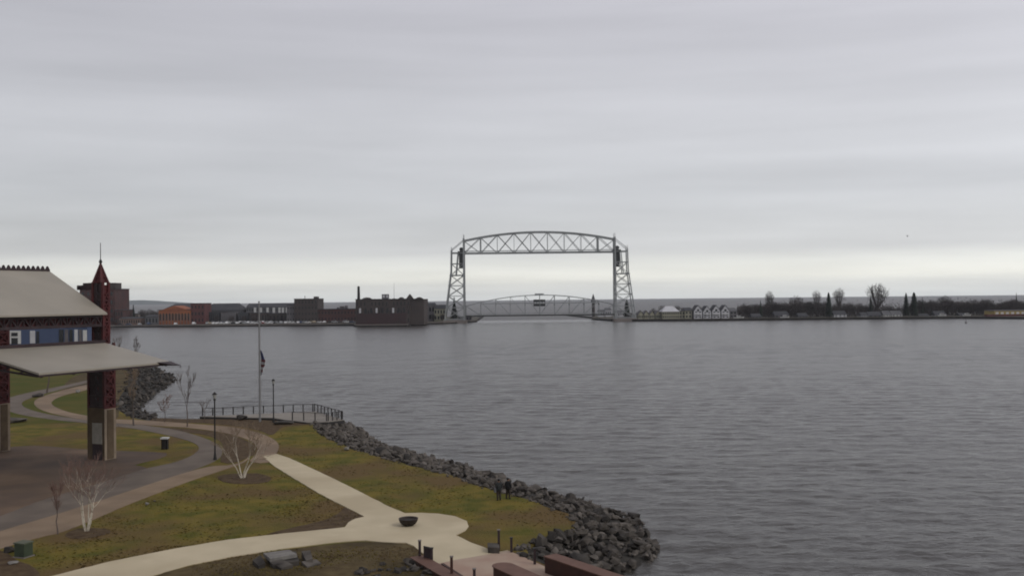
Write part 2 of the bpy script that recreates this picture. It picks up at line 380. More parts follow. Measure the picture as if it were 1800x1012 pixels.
for E, W in ((EN, WN), (EF, WF)):
    n = len(E); vv = []
    for e, w in zip(E, W):
        d = (w - e); d.z = 0
        vv += [Vector((e.x, e.y, -.04)) - d.normalized() * .8, e.lerp(w, .5) + Vector((0, 0, -.15)), Vector((w.x, w.y, Z_W - .1)), Vector((w.x, w.y, 0)) + d.normalized() * 2 + Vector((0, 0, Z_W - 1.5))]
    fs = []
    for i in range(n - 1):
        for k in range(3): fs.append((i * 4 + k, (i + 1) * 4 + k, (i + 1) * 4 + k + 1, i * 4 + k + 1))
    mb.add(vv, fs)
struct('shore_bank', mb, M_bank)

# far lawn tints
patch('far_lawn', [(-250, 640), (60, 652), (150, 640), (200, 655), (205, 690), (160, 735), (60, 745), (-250, 760)], M_lawn_far, .02)
# stage plaza
patch('plaza', [(-300, 792), (0, 786), (60, 783), (160, 790), (235, 793), (293, 796), (280, 806), (236, 817), (262, 824), (200, 850), (130, 868), (0, 912), (-300, 985)], M_pavers, .02, step=2)
# asphalt loop
patch('road', [(-300, 990), (-60, 925), (0, 907), (60, 884), (130, 862), (210, 838), (262, 822), (300, 814), (332, 803), (350, 788), (335, 776), (290, 764), (240, 754), (200, 748),
      (200, 742), (260, 748), (320, 758), (372, 775), (390, 790), (384, 806), (350, 822), (296, 840), (200, 873), (100, 905), (0, 936), (-300, 1030)], M_asph, .03)
patch('road', [(205, 750), (155, 744), (90, 737), (30, 727), (2, 714), (8, 702), (50, 690), (110, 678), (155, 668), (155, 672), (100, 686), (62, 697), (40, 706), (44, 716), (80, 727), (155, 739), (205, 745)], M_asph, .04)
# tan walk along the road
patch('path', [(-300, 1030), (0, 934), (100, 904), (200, 872), (296, 840), (350, 824), (378, 819), (400, 818), (425, 812), (440, 800), (430, 812), (404, 822), (330, 847), (230, 885), (160, 915), (100, 938), (40, 952), (-300, 1060)], M_conc2, .045)
# curved walk by the deck, down to the main path
patch('path', [(200, 737), (270, 740), (340, 745), (410, 751), (455, 761), (482, 773), (490, 784), (487, 794), (475, 812), (440, 812), (448, 800), (452, 788), (440, 775), (400, 762), (340, 753), (270, 748), (200, 743)], M_conc2, .05)
patch('path', [(155, 676), (110, 686), (72, 698), (60, 708), (72, 720), (110, 731), (155, 739), (205, 744), (205, 738), (155, 731), (120, 724), (95, 714), (92, 705), (112, 695), (155, 684)], M_conc2, .055)
# main concrete walk with round plaza
patch('path', [(462, 802), (487, 798), (510, 806), (560, 829), (620, 858), (680, 889), (712, 902.5), (740, 901.5), (770, 903), (800, 907.5), (820, 916), (824, 925), (818, 933), (801, 941), (830, 955), (858, 965), (872, 971), (892, 968), (925, 982), (975, 1006), (1040, 1050), (900, 1100),
      (840, 1040), (792, 1004), (765, 988), (742, 972), (728, 960), (714, 954), (670, 953), (640, 950), (600, 952.5), (500, 964), (400, 980), (330, 994), (265, 1013), (120, 1060), (-100, 1060), (90, 1013), (200, 986), (300, 966), (400, 949), (500, 938), (575, 930.5), (606, 927),
      (612, 919), (624, 912), (641, 908.5), (605, 890), (560, 867), (520, 843), (480, 818)], M_conc, .06, smooth=False)
# brick apron
patch('plaza', [(770, 992), (800, 985), (860, 975), (895, 969), (925, 982), (960, 998), (1010, 1022), (1080, 1070), (900, 1120), (820, 1035)], M_pinkpav, .075, smooth=False)
# planting beds
patch('mulch_bed', [(641, 909.5), (612, 918), (604, 926.5), (560, 931), (470, 939), (520, 926), (575, 912), (600, 898), (606, 892)], M_mulch, .02, wobble=.25)
patch('mulch_bed', [(265, 1016), (330, 996), (400, 982), (500, 966), (600, 954.5), (640, 952), (714, 956), (740, 973), (790, 1006), (840, 1050), (700, 1100), (200, 1100)], M_mulchg, .02, step=3)
patch('mulch_bed', [(383, 838), (405, 832), (450, 832), (478, 838), (470, 846), (430, 850), (395, 847)], M_mulch, .02, wobble=.4)
patch('mulch_bed', [(115, 940), (140, 928), (185, 928), (195, 936), (165, 944), (130, 946)], M_mulch, .02, wobble=.3)
patch('mulch_bed', [(385, 775), (360, 764), (300, 757), (240, 749), (340, 754), (400, 763), (438, 776), (449, 788), (444, 800), (415, 812), (388, 812), (392, 790)], M_mulch, .025, wobble=.15)
patch('mulch_bed', [(272, 743), (272, 735), (330, 736), (420, 737), (500, 740), (545, 746), (500, 749), (478, 764), (455, 756), (410, 748), (340, 743)], M_mulch, .018)
patch('mulch_bed', [(108, 690), (125, 665), (155, 655), (215, 650), (225, 672), (210, 700), (205, 735), (160, 729), (158, 684)], M_mulchg, .03)
patch('mulch_bed', [(-60, 1100), (-60, 960), (0, 968), (30, 985), (60, 1000), (70, 1016), (40, 1060)], M_mulch, .02, wobble=.4)

# grass tufts and dead leaves roughen the lawns close to the camera
def tufts():
    rnd = random.Random(5); mb = MB()
    regions = [((480, 1010), (752, 925)), ((60, 640), (835, 1000)), ((270, 740), (958, 1012))]
    cnt = 0
    while cnt < 9000:
        (x0, x1), (y0, y1) = rnd.choice(regions)
        px = rnd.uniform(x0, x1); py = rnd.uniform(y0, y1)
        p = at(px, py)
        if noise.noise(Vector((p.x * .25, p.y * .25, 0))) < rnd.uniform(-.3, .5): continue
        if not inside(p, land2) or any(inside(p, q) for q in PATHS): continue
        cnt += 1
        h = rnd.uniform(.02, .07); w = rnd.uniform(.05, .16); a = rnd.uniform(0, math.pi); dx = math.cos(a) * w; dy = math.sin(a) * w
        mb.add([(p.x - dx, p.y - dy, .0), (p.x + dx, p.y + dy, .0), (p.x + dx * .3 + rnd.uniform(-.05, .05), p.y + rnd.uniform(-.05, .05), h)], [(0, 1, 2)], rnd.choice((0, 0, 1)))
    return mb

# ------------------------------------------------------------------ riprap
def hull_rock(rnd, flat=.6):
    bm = bmesh.new()
    for i in range(15):
        v = Vector((rnd.gauss(0, 1), rnd.gauss(0, 1), rnd.gauss(0, 1))).normalized() * rnd.uniform(.75, 1.0)
        bm.verts.new((v.x * .5, v.y * .38, v.z * .5 * flat))
    bmesh.ops.convex_hull(bm, input=bm.verts)
    for v in [v for v in bm.verts if not v.link_faces]: bm.verts.remove(v)
    me = bpy.data.meshes.new('boulder'); bm.to_mesh(me); bm.free(); me.materials.append(M_rock); return me
rr = random.Random(11)
ROCKS = [hull_rock(rr, rr.uniform(.5, .85)) for _ in range(14)]
def riprap(name, label, E, W, n, s0, s1, lo=-.05, hi=1.02, nparts=280, i0=0, i1=None):
    rnd = random.Random(len(E) + n); i1 = i1 or len(E) - 1
    root = thing(name, label, 'riprap', tuple(E[(i0 + i1) // 2]))
    org = ORI[root.name]; cand = []
    # weight by strip width so that the density is even
    wid = [(W[i] - E[i]).length * ((E[min(i + 1, len(E) - 1)] - E[i]).length + (W[min(i + 1, len(E) - 1)] - W[i]).length + .01) for i in range(i0, i1)]
    for k in range(n):
        i = rnd.choices(range(i0, i1), wid)[0]; t = rnd.uniform(lo, hi); q = rnd.random()
        e = E[i].lerp(E[i + 1], q); w = W[i].lerp(W[i + 1], q)
        s = (s0 + (s1 - s0) * rnd.random() ** 1.5) * (1.45 if rnd.random() < .12 else 1) * (.7 if t < .1 else 1)
        p = e.lerp(w, t); p.z = -2.0 * max(0, t) ** 1.1 + rnd.uniform(-.1, .32) * s
        if t < 0: p.z = .1 * s
        cand.append((s / p.length, p, s, rnd.randrange(len(ROCKS)), (rnd.gauss(0, .35), rnd.gauss(0, .35), rnd.uniform(0, 6.28)), (rnd.uniform(.9, 1.5), rnd.uniform(.8, 1.2), rnd.uniform(.75, 1.15))))
    cand.sort(key=lambda c: -c[0]); mb = MB()
    for k, (_, p, s, ri, rot, sc3) in enumerate(cand):
        if k < nparts:
            o = bpy.data.objects.new('boulder', ROCKS[ri]); C.objects.link(o); o.parent = root
            o.location = p - org; o.rotation_euler = rot; o.scale = [s * q for q in sc3]
        else:
            from mathutils import Euler
            Mx = Matrix.Translation(p) @ Euler(rot).to_matrix().to_4x4() @ Matrix.Diagonal((*[s * q for q in sc3], 1))
            me = ROCKS[ri]; mb.add([Mx @ v.co for v in me.vertices], [tuple(f.vertices) for f in me.polygons])
    if mb.v: mb.build('loose_rocks', M_rock, root, kind='stuff')
    return root
riprap('riprap_bank', 'long bank of tumbled dark boulders between the lawn and the lake', EN, WN, 2300, .4, 1.25, nparts=295, i0=1)
RF = resample(edge_pts(edge_far[4:12], 0), 110); RW = resample(edge_pts(water_far[4:13], Z_W), 110)
riprap('riprap_bank', 'dark rocky point with boulders behind the pavilion canopy', RF, RW, 1100, .5, 1.4, nparts=240)

# ------------------------------------------------------------------ trees
def grow(seed, H, levels=4, n=3, spread=.6, r0=.12, stems=1, lean=.15, twig=.02, up=.25, first=.3, side=2, gnarl=.10, tl=1):
    rnd = random.Random(seed); tr = MB(); cr = MB()
    def rec(p, d, L, r, lv):
        segs = 3 if lv < 2 else 2; mb = tr if lv <= tl else cr
        for s in range(segs):
            q = p + d * (L / segs); r2 = max(twig * .4, r * .82)
            mb.bar(p, q, 2 * r, n=5 if lv == 0 else 3, w2=2 * r2, cap=False); p = q; r = r2
            d = (d + Vector((rnd.gauss(0, gnarl), rnd.gauss(0, gnarl), rnd.gauss(0, gnarl) * .5 + up * .15))).normalized()
            if lv >= 1 and lv < levels and s < segs - 1:
                for _ in range(side if rnd.random() < .7 else side - 1):
                    dd = (d + Vector((rnd.gauss(0, spread), rnd.gauss(0, spread), rnd.gauss(0, spread * .5) + up * .4))).normalized()
                    rec(p, dd, L * rnd.uniform(.3, .55), max(twig * .5, r * .45), min(levels, lv + 2))
        if lv < levels:
            for _ in range(n):
                dd = (d + Vector((rnd.gauss(0, spread), rnd.gauss(0, spread), rnd.gauss(0, spread * .4) + up))).normalized()
                rec(p, dd, L * rnd.uniform(.55, .8), max(twig * .5, r * .68), lv + 1)
    for s in range(stems):
        a = 6.28 * s / stems + rnd.random(); l = lean * (1 if stems > 1 else .3)
        rec(Vector((math.cos(a) * .1, math.sin(a) * .1, -.1)) if stems > 1 else Vector((0, 0, -.1)), Vector((math.cos(a) * l, math.sin(a) * l, 1)).normalized(), H * first * rnd.uniform(.85, 1.15), r0 * rnd.uniform(.8, 1.1), 0)
    zmax = max(v.z for v in cr.v); k = H / zmax
    cx = sum(v.x for v in cr.v) / len(cr.v); cy = sum(v.y for v in cr.v) / len(cr.v)
    for mb in (tr, cr): mb.v = [Vector((v.x - cx * max(0, v.z) / (zmax * .6), v.y - cy * max(0, v.z) / (zmax * .6), v.z)) * k for v in mb.v]
    return tr, cr
def tree_proto(name, label, cat, seed, mt, mc, loc, group=None, **kw):
    tr, cr = grow(seed, **kw)
    o = thing(name, label, cat, (0, 0, 0), group)
    tr.build('trunk', mt, o); cr.build('crown', mc, o); o.location = loc; return o
def conifer_mb(seed, H, rad, n=700, top=1.0, shape=1.0):
    rnd = random.Random(seed); tr = MB(); cr = MB(); tr.bar((0, 0, -.3), (0, 0, H * .95), .5, n=5, w2=.08)
    for i in range(n):
        t = rnd.random() ** .8; z = H * (.06 + .94 * t); rr_ = rad * (1 - t) ** shape * rnd.uniform(.55, 1.1) + .12
        a = rnd.uniform(0, 6.28); d = Vector((math.cos(a), math.sin(a), 0)); s = Vector((-d.y, d.x, 0)) * rnd.uniform(.12, .3) * (rad / 2.2)
        b = Vector((0, 0, z + rnd.uniform(.1, .5))); e = d * rr_ + Vector((0, 0, z - rr_ * .25)); m_ = b.lerp(e, .6)
        cr.add([b, m_ + s, e, m_ - s + Vector((0, 0, -.25))], [(0, 1, 2), (0, 2, 3)])
    return tr, cr
def conifer(name, label, seed, loc, H, rad, group=None, **kw):
    tr, cr = conifer_mb(seed, H, rad, **kw); o = thing(name, label, 'tree', (0, 0, 0), group)
    tr.build('trunk', M_bark, o); cr.build('crown', M_needle, o); o.location = loc; return o

# park trees
tree_proto('birch_clump', 'bare white-stemmed birch clump on the lawn beside the wide tan walk', 'tree', 21, M_birch, M_twigred, at(152, 933), H=6.3, levels=4, n=3, spread=.44, r0=.085, stems=5, lean=.30, twig=.017, first=.40, side=2, up=.26, gnarl=.15, tl=2)
tree_proto('birch_clump', 'bare pale birch clump in a mulch ring by the junction of the walks', 'tree', 34, M_birch, M_twigtan, at(427, 840), H=5.6, levels=4, n=3, spread=.52, r0=.08, stems=4, lean=.42, twig=.019, first=.34, side=2, up=.24, gnarl=.16, tl=2)
tree_proto('young_tree', 'small bare reddish tree left of the birch clump on the lawn edge', 'tree', 8, M_twigbr, M_twigred, at(102, 938), H=4.0, levels=4, n=3, spread=.33, r0=.085, side=3, twig=.026, first=.36, up=.45)
tree_proto('young_tree', 'tall thin bare tree beside the pavilion column at the curved walk', 'tree', 5, M_bark, M_twigtan, at(235, 748), H=8.4, levels=4, n=3, spread=.32, r0=.10, side=3, twig=.028, first=.26, up=.35)
tree_proto('young_tree', 'slender bare dark tree standing before the inlet water by the deck', 'tree', 16, M_twigbr, M_twigbr, at(329, 750), H=8.4, levels=4, n=3, spread=.26, r0=.09, side=2, twig=.026, first=.26, up=.5)
tree_proto('sapling', 'small reddish sapling before the inlet water', 'tree', 41, M_twigbr, M_twigred, at(289, 742), H=3.9, levels=4, n=3, spread=.42, r0=.05, twig=.03, first=.25)
tree_proto('sapling', 'thin low sapling between the slender tree and the tall lamp post', 'tree', 43, M_twigbr, M_twigbr, at(358, 742), H=3.4, levels=3, n=3, spread=.4, r0=.05, twig=.03, first=.3)
tree_proto('young_tree', 'bare tree rising above the canopy edge beside the red tower', 'tree', 47, M_twigbr, M_twigbr, at(208, 648), H=8.8, levels=4, n=3, spread=.3, r0=.14, twig=.04, first=.3, up=.4)
tree_proto('young_tree', 'bare tree rising above the canopy slope over the water', 'tree', 52, M_twigbr, M_twigbr, at(240, 650), H=8.6, levels=4, n=3, spread=.3, r0=.14, twig=.04, first=.3, up=.45)
tree_proto('young_tree', 'dark-trunked bare tree seen under the canopy beside the bench rocks', 'tree', 61, M_twigbr, M_twigbr, at(82, 690), H=9, levels=4, n=3, spread=.3, r0=.2, twig=.04, first=.4, up=.4)

# ------------------------------------------------------------------ pavilion
PO = Vector((-44.1, 107.0, 0)); pa = R(24)
pu = Vector((-math.cos(pa), math.sin(pa), 0)); pw = Vector((-math.sin(pa), -math.cos(pa), 0))
def pv(a, t, z): return PO + pu * a + pw * t + Vector((0, 0, z))
def pbox(mb, a0, a1, t0, t1, z0, z1, mi=0):
    return mb.hexa([pv(a0, t1, z0), pv(a0, t0, z0), pv(a1, t0, z0), pv(a1, t1, z0), pv(a0, t1, z1), pv(a0, t0, z1), pv(a1, t0, z1), pv(a1, t1, z1)], mi)
def pavilion():
    root = thing('stage_pavilion', 'open stage pavilion with pale roofs on dark red steel columns', 'pavilion', tuple(PO))
    # upper gable roof: eave a=-.3, ridge a=8.27
    th = .18
    def slab(pts, name, m):
        MB().prism(pts, th).build(name, m, root)
    T0, T1 = -.2, 24
    slab([pv(-.4, T0, 15.85), pv(8.27, T0, 20.6), pv(8.27, T1, 20.6), pv(-.4, T1, 15.85)][::-1], 'roof', M_roof)
    slab([pv(8.27, T0, 20.6), pv(16.9, T0, 15.85), pv(16.9, T1, 15.85), pv(8.27, T1, 20.6)][::-1], 'roof', M_roof)
    mb = MB(); pbox(mb, 8.07, 8.47, T0, T1, 20.5, 20.72); mb.build('ridge_cap', M_steeldk, root)
    k = T0 + .2
    while k < T1:
        m2 = MB(); p = [pv(8.2, k - .26, 20.72), pv(8.2, k + .26, 20.72), pv(8.2, k + .12, 21.0), pv(8.2, k, 21.1), pv(8.2, k - .12, 21.0)]
        q = [v + pu * .12 for v in p]; m2.add(p + q, [(0, 1, 2, 3, 4), (9, 8, 7, 6, 5)] + [(i, 5 + i, 5 + (i + 1) % 5, (i + 1) % 5) for i in range(5)]); m2.build('ridge_crest', M_steeldk, root); k += .62
    # gable end infill (back end)
    mb = MB(); mb.hexa([pv(.2, -.1, 15.4), pv(.2, .0, 15.4), pv(16.3, .0, 15.4), pv(16.3, -.1, 15.4), pv(.4, -.1, 15.9), pv(.4, .0, 15.9), pv(16.1, .0, 15.9), pv(16.1, -.1, 15.9)]); mb.build('gable_beam', M_steeldk, root)
    # eave lattice truss with verticals and diagonals
    def truss(a, z0, z1, t0, t1, step, w, m, name):
        mb = MB(); mb.bar(pv(a, t0, z0), pv(a, t1, z0), w * 2.2); mb.bar(pv(a, t0, z1), pv(a, t1, z1), w * 2.2); t = t0; f = 0
        while t < t1 - .01:
            mb.bar(pv(a, t, z1 if f else z0), pv(a, t + step, z0 if f else z1), w); mb.bar(pv(a, t, z0), pv(a, t, z1), w); t += step; f = 1 - f
        mb.build(name, m, root)
    truss(.3, 14.55, 15.55, 0, 23.5, .75, .13, M_steeldk, 'eave_truss'); truss(16.2, 14.55, 15.55, 0, 23.5, .75, .13, M_steeldk, 'eave_truss')
    mb = MB(); pbox(mb, .5, .62, 0, 23.5, 14.65, 15.5); mb.build('eave_panel', M_steelred, root)
    for t in (2, 8, 14, 20):
        mb = MB(); mb.bar(pv(.3, t, 14.7), pv(16.2, t, 14.7), .25); mb.bar(pv(.3, t, 15.5), pv(8.27, t, 20.2), .25); mb.bar(pv(16.2, t, 15.5), pv(8.27, t, 20.2), .25)
        for q in (4, 8.27, 12.5): mb.bar(pv(q, t, 14.7), pv(q, t, 15.6 + (4.6 - abs(q - 8.27)) * .55 + .6), .15)
        mb.build('roof_truss', M_steeldk, root)
    # lower canopy: ridge over the column line, right eave low
    Tc0, Tc1 = -.3, 16
    slab([pv(-9.1, Tc0, 10.75), pv(.1, Tc0, 12.65), pv(.1, Tc1, 12.65), pv(-9.1, Tc1, 10.75)][::-1], 'canopy', M_roof)
    slab([pv(.1, Tc0, 12.65), pv(6, Tc0, 11.4), pv(6, Tc1, 11.4), pv(.1, Tc1, 12.65)][::-1], 'canopy', M_roof)
    mb = MB(); pbox(mb, -.05, .25, -.3, 24, 12.66, 12.95); mb.build('ridge_beam', M_steeldk, root)
    for t in (0.2, 4, 8, 12, 15.6):
        mb = MB(); mb.bar(pv(-9, t, 10.45), pv(.1, t, 12.3), .22, .3); mb.bar(pv(-8.5, t, 10.4), pv(-.1, t, 11.2), .16)
        for q in (-7, -5, -3, -1.2): mb.bar(pv(q, t, 10.45 + (q + 9) * .203), pv(q + .9, t, 10.5 + (q + 9) * .08), .12)
        mb.build('canopy_rafter', M_steeldk, root)
    mb = MB(); mb.bar(pv(-9.0, Tc0, 10.5), pv(-9.0, Tc1, 10.5), .16, .22); mb.build('gutter', M_steeldk, root)
    mb = MB(); mb.add([pv(-9.1, -.3, 10.8), pv(-9.1, 1.6, 10.8), pv(-11.0, .4, 10.42), pv(-11.0, .2, 10.42), pv(-7.6, -.3, 10.45), pv(-7.6, 1.6, 10.45)], [(0, 1, 2, 3), (4, 3, 2, 5), (0, 3, 4), (1, 5, 2), (0, 4, 5, 1)]); mb.build('eave_bracket', M_steeldk, root)
    # columns
    def column(a0, t0, tower):
        A, T = 2.5, 1.6
        mb = MB(); pbox(mb, a0, a0 + A, t0 - T, t0, -.1, 5.6); mb.add([pv(a0 - .004, t0 - T, -.1), pv(a0 - .004, t0, -.1), pv(a0 - .004, t0, 5.6), pv(a0 - .004, t0 - T, 5.6)], [(0, 1, 2, 3)], 1)  # right face painted lighter, as lit from the right; other faces painted shaded
        base = mb.build('column_base', [M_colconcd, M_colconc], root)
        mb = MB(); pbox(mb, a0 + .35, a0 + 1.75, t0, t0 + .05, 1.75, 4.0); mb.build('light_panel', M_panel, base)
        mb = MB(); pbox(mb, a0 + .3, a0 + 1.7, t0, t0 + .06, 0, 1.68); mb.build('dark_door', M_steeldk, base)
        mb = MB(); pbox(mb, a0 - .05, a0, t0 - .35, t0 - 1.25, .1, 5.4); mb.build('corner_pilaster', M_colconcd, base)
        def shaft(zl, zt, ia, it):
            a1, a2, t1, t2 = a0 + ia, a0 + A - ia, t0 - it, t0 - T + it
            for pa_, pt_ in ((a1, t1), (a2 - .26, t1), (a1, t2 + .26), (a2 - .26, t2 + .26)):
                mb = MB(); pbox(mb, pa_, pa_ + .26, pt_ - .26, pt_, zl, zt); mb.build('column_post', M_steelred, root)
            w_ = a2 - a1
            mb = MB(); pbox(mb, a1 + .22, a1 + w_ * .38, t1 - .4, t1 - .12, zl, zt - .2); mb.build('steel_plate', M_steeldk, root)
            mb = MB(); pbox(mb, a1 + w_ * .58, a2 - .2, t1 - .4, t1 - .12, zl, zt - .2); mb.build('steel_plate', M_steeldk, root)
            mb = MB(); pbox(mb, a1 + .2, a1 + .26, t2 + .27, t1 - .42, zl, zt - .3); mb.build('side_plate', M_steelred, root)
            z = zl
            while z < zt - 1.0:
                h_ = 1.15
                mb = MB(); mb.bar(pv(a1 + w_ * .38, t1 - .2, z), pv(a1 + w_ * .58, t1 - .2, z + 1.0), .14); pbox(mb, a1 + .26, a2 - .26, t1 - .12, t1 - .03, z, z + .22); mb.build('front_brace', M_steeldk, root)
                mb = MB(); mb.bar(pv(a1 + .08, t1 - .1, z), pv(a1 + .08, t2 + .1, z + h_), .13); mb.bar(pv(a1 + .08, t2 + .1, z), pv(a1 + .08, t1 - .1, z + h_), .13); mb.bar(pv(a1 + .08, t1, z), pv(a1 + .08, t2, z), .18); mb.build('side_brace', M_steelred, root)
                z += h_
        if tower: shaft(5.6, 12.6, 0, 0); shaft(12.6, 19.2, .42, .28)
        else: shaft(5.6, 15.4, 0, 0)
    column(-.1, 0, True); column(16.2, 0, False); column(-.1, 23, False); column(16.2, 23, False)
    # spire on the near right column
    c = pv(1.15, -.8, 0); mb = MB(); h = 0.62
    for sx, sy in ((-1, -1), (1, -1), (1, 1), (-1, 1)):
        p0 = pv(1.15 + sx * h, -.8 + sy * .46, 19.1); mb.bar(p0, c + Vector((0, 0, 21.3)), .26, w2=.12)
    for zz, kk in ((19.2, .97), (19.8, .72), (20.4, .45)):
        pts = [pv(1.15 + sx * h * kk, -.8 + sy * .46 * kk, zz) for sx, sy in ((-1, -1), (1, -1), (1, 1), (-1, 1))]
        for i in range(4): mb.bar(pts[i], pts[(i + 1) % 4], .14)
    sp = mb.build('spire', M_steelred, root)
    mb = MB(); mb.add([pv(1.15 + sx * .48, -.8 + sy * .34, 19.2) for sx, sy in ((-1, -1), (1, -1), (1, 1), (-1, 1))] + [c + Vector((0, 0, 21.5))], [(0, 1, 4), (1, 2, 4), (2, 3, 4), (3, 0, 4)]); mb.build('spire_cone', M_steelred, sp)
    mb = MB(); mb.lathe(c, [(.1, 21.2), (.2, 21.4), (.13, 21.6), (.05, 21.7), (.035, 23.5)], 8); mb.build('finial', M_black, sp)
    # dark side roof piece behind the tower
    mb = MB(); pbox(mb, 2.0, 4.8, -1.6, -.9, 18.4, 18.9); pbox(mb, 2.4, 4.0, -1.5, -1.0, 18.9, 19.15); mb.build('side_parapet', M_steeldk, root)
pavilion()

# blue building far behind the stage
def blue_building():
    Y = 300; p0 = aty(-140, 600, Y); p1 = aty(154, 600, Y)
    root = thing('blue_building', 'long blue shed with pale doors and windows seen between the pavilion roofs', 'building', ((p0.x + p1.x) / 2, Y, 0))
    MB().box((p0.x, Y, -.2), (p1.x, Y + 9, 9.8)).build('wall', M_blue, root)
    MB().box((p0.x - .4, Y - .4, 9.8), (p1.x + .4, Y + 9.4, 10.3)).build('roof', M_greydk, root)
    for x0, x1, y0, y1, m, nm in ((15, 37, 581, 604, M_white, 'door'), (53, 62, 581, 603, M_pale, 'door'), (64, 69, 582, 603, M_glass, 'door'), (104, 112, 579, 603, M_glass, 'window'), (114, 120, 579, 603, M_sidingdk, 'window'), (122, 128, 579, 603, M_glass, 'window'),
                                 (131, 137, 579, 603, M_pale, 'window'), (139, 144, 579, 603, M_sidingdk, 'window'), (146, 153, 580, 600, M_white, 'window')):
        a = aty(x0, y0, Y); b = aty(x1, y1, Y); d = MB().box((a.x, Y - .15, b.z), (b.x, Y, a.z)).build(nm, m, root)
        if m is M_white and nm == 'door':
            MB().box((a.x + .9, Y - .2, b.z), (b.x - .9, Y - .15, b.z + 1.8)).build('opening', M_glass, d); MB().box((a.x + .9, Y - .2, b.z + 2.3), (b.x - .9, Y - .15, a.z - .6)).build('opening', M_glass, d)
blue_building()

# ------------------------------------------------------------------ park furniture
def lamp(px, py, H, label):
    p = at(px, py); r = thing('street_lamp', label, 'street lamp', p, 'street lamps in the park')
    MB().lathe(p, [(.2, 0), (.2, .12), (.13, .5), (.085, .9), (.075, H - .95)], 10).build('pole', M_black, r)
    MB().lathe(p, [(.10, H - .95), (.17, H - .85), (.10, H - .72)], 10).build('collar', M_black, r)
    MB().lathe(p, [(.12, H - .72), (.21, H - .35), (.2, H - .30)], 8).build('lamp_glass', M_lampglass, r)
    MB().lathe(p, [(.27, H - .30), (.24, H - .22), (.08, H - .08), (.03, H)], 8).build('lamp_cap', M_black, r)
lamp(378, 808, 7.3, 'tall black street lamp beside the bend of the asphalt road')
lamp(481, 742, 6.1, 'black street lamp standing by the deck railing right of the flagpole')
def flagpole():
    p = at(457, 741); r = thing('flagpole', 'tall grey flagpole with drooping flag at the viewing deck', 'flagpole', p)
    H = 16.7; MB().lathe(p, [(.16, 0), (.15, .5), (.09, H)], 10).build('pole', M_pole, r)
    MB().lathe(p, [(.02, H), (.13, H + .08), (.13, H + .18), (.02, H + .27)], 8).build('ball', M_pole, r)
    MB().bar(p + Vector((.22, 0, 1.0)), p + Vector((.14, 0, H - .2)), .02).build('halyard', M_cable, r)
    fo = thing('flag', 'limp red, white and blue flag hanging half way up the pole', 'flag', p + Vector((.1, 0, 7)))
    def cloth(name, m, pts, w):
        mb = MB(); rnd = random.Random(3); rows = []
        for i, (x, z) in enumerate(pts):
            rows.append([p + Vector((.14 + x + (k / 6) * w[i], .14 * math.sin(k * 2.1 + i * .6), z - .1 * k / 6)) for k in range(7)])
        vv = [v for r_ in rows for v in r_]; fs = [(i * 7 + k, i * 7 + k + 1, (i + 1) * 7 + k + 1, (i + 1) * 7 + k) for i in range(len(rows) - 1) for k in range(6)]
        mb.add(vv, fs).build(name, m, fo, smooth=True)
    cloth('blue_canton', M_flagb, [(0, 10.1), (0, 9.6), (.05, 9.1), (.08, 8.8)], [.12, .34, .42, .5])
    for k in range(6):
        z = 8.8 - k * .36
        cloth('stripe', M_flagw if k % 2 else M_flagr, [(.08 - k * .012, z), (.06 - k * .012, z - .36)], [.5 + (.1 if k < 3 else -.05 * k), .5 + (.1 if k < 2 else -.06 * k)])
flagpole()

def deck():
    P = [at(352, 731, .25), at(420, 728.5, .25), at(555, 722.5, .25), at(603, 737, .25), at(575, 740.5, .25), at(540, 741.5, .25), at(500, 737.0, .25), at(478, 733.5, .25), at(420, 733.0, .25)]
    r = thing('viewing_deck', 'raised viewing deck with posts and cable railing over the rocks', 'deck', P[4])
    pts = P if sum(a.x * b.y - b.x * a.y for a, b in zip(P, P[1:] + P[:1])) > 0 else P[::-1]
    MB().prism(pts, .35).build('deck_slab', M_deck, r)
    mb = MB()
    for a, b in zip(pts, pts[1:] + pts[:1]): mb.bar(a + Vector((0, 0, -.32)), b + Vector((0, 0, -.32)), .3, .45)
    mb.build('edge_beam', M_rail, r)
    def rail(a, b, n, H=1.12, first=0):
        ps = [a.lerp(b, i / n) for i in range(n + 1)]
        for i in range(first, n + 1):
            MB().bar(ps[i], ps[i] + Vector((0, 0, H + .04)), .13, .2).build('railing_post', M_rail, r)
        MB().bar(ps[0] + Vector((0, 0, H)), ps[-1] + Vector((0, 0, H)), .1, .07).build('top_rail', M_rail, r)
        mb = MB()
        for k in range(1, 5): mb.bar(ps[0] + Vector((0, 0, H * k / 5)), ps[-1] + Vector((0, 0, H * k / 5)), .022)
        mb.build('railing_cable', M_cable, r)
    rail(at(356, 730.5, .25), at(550, 722.8, .25), 11)
    rail(at(553, 722.6, .25), at(602, 736.5, .25), 8)
    rail(at(574, 739.6, .25), at(514, 738.2, .25), 3); rail(at(600, 737, .25), at(577, 739.4, .25), 3)
    for px, py in ((392, 735), (560, 741), (590, 739)):
        p = at(px, py, .0); MB().bar(p + Vector((0, 0, -2.6)), p, .3).build('pile', M_quaydk, r)
deck()
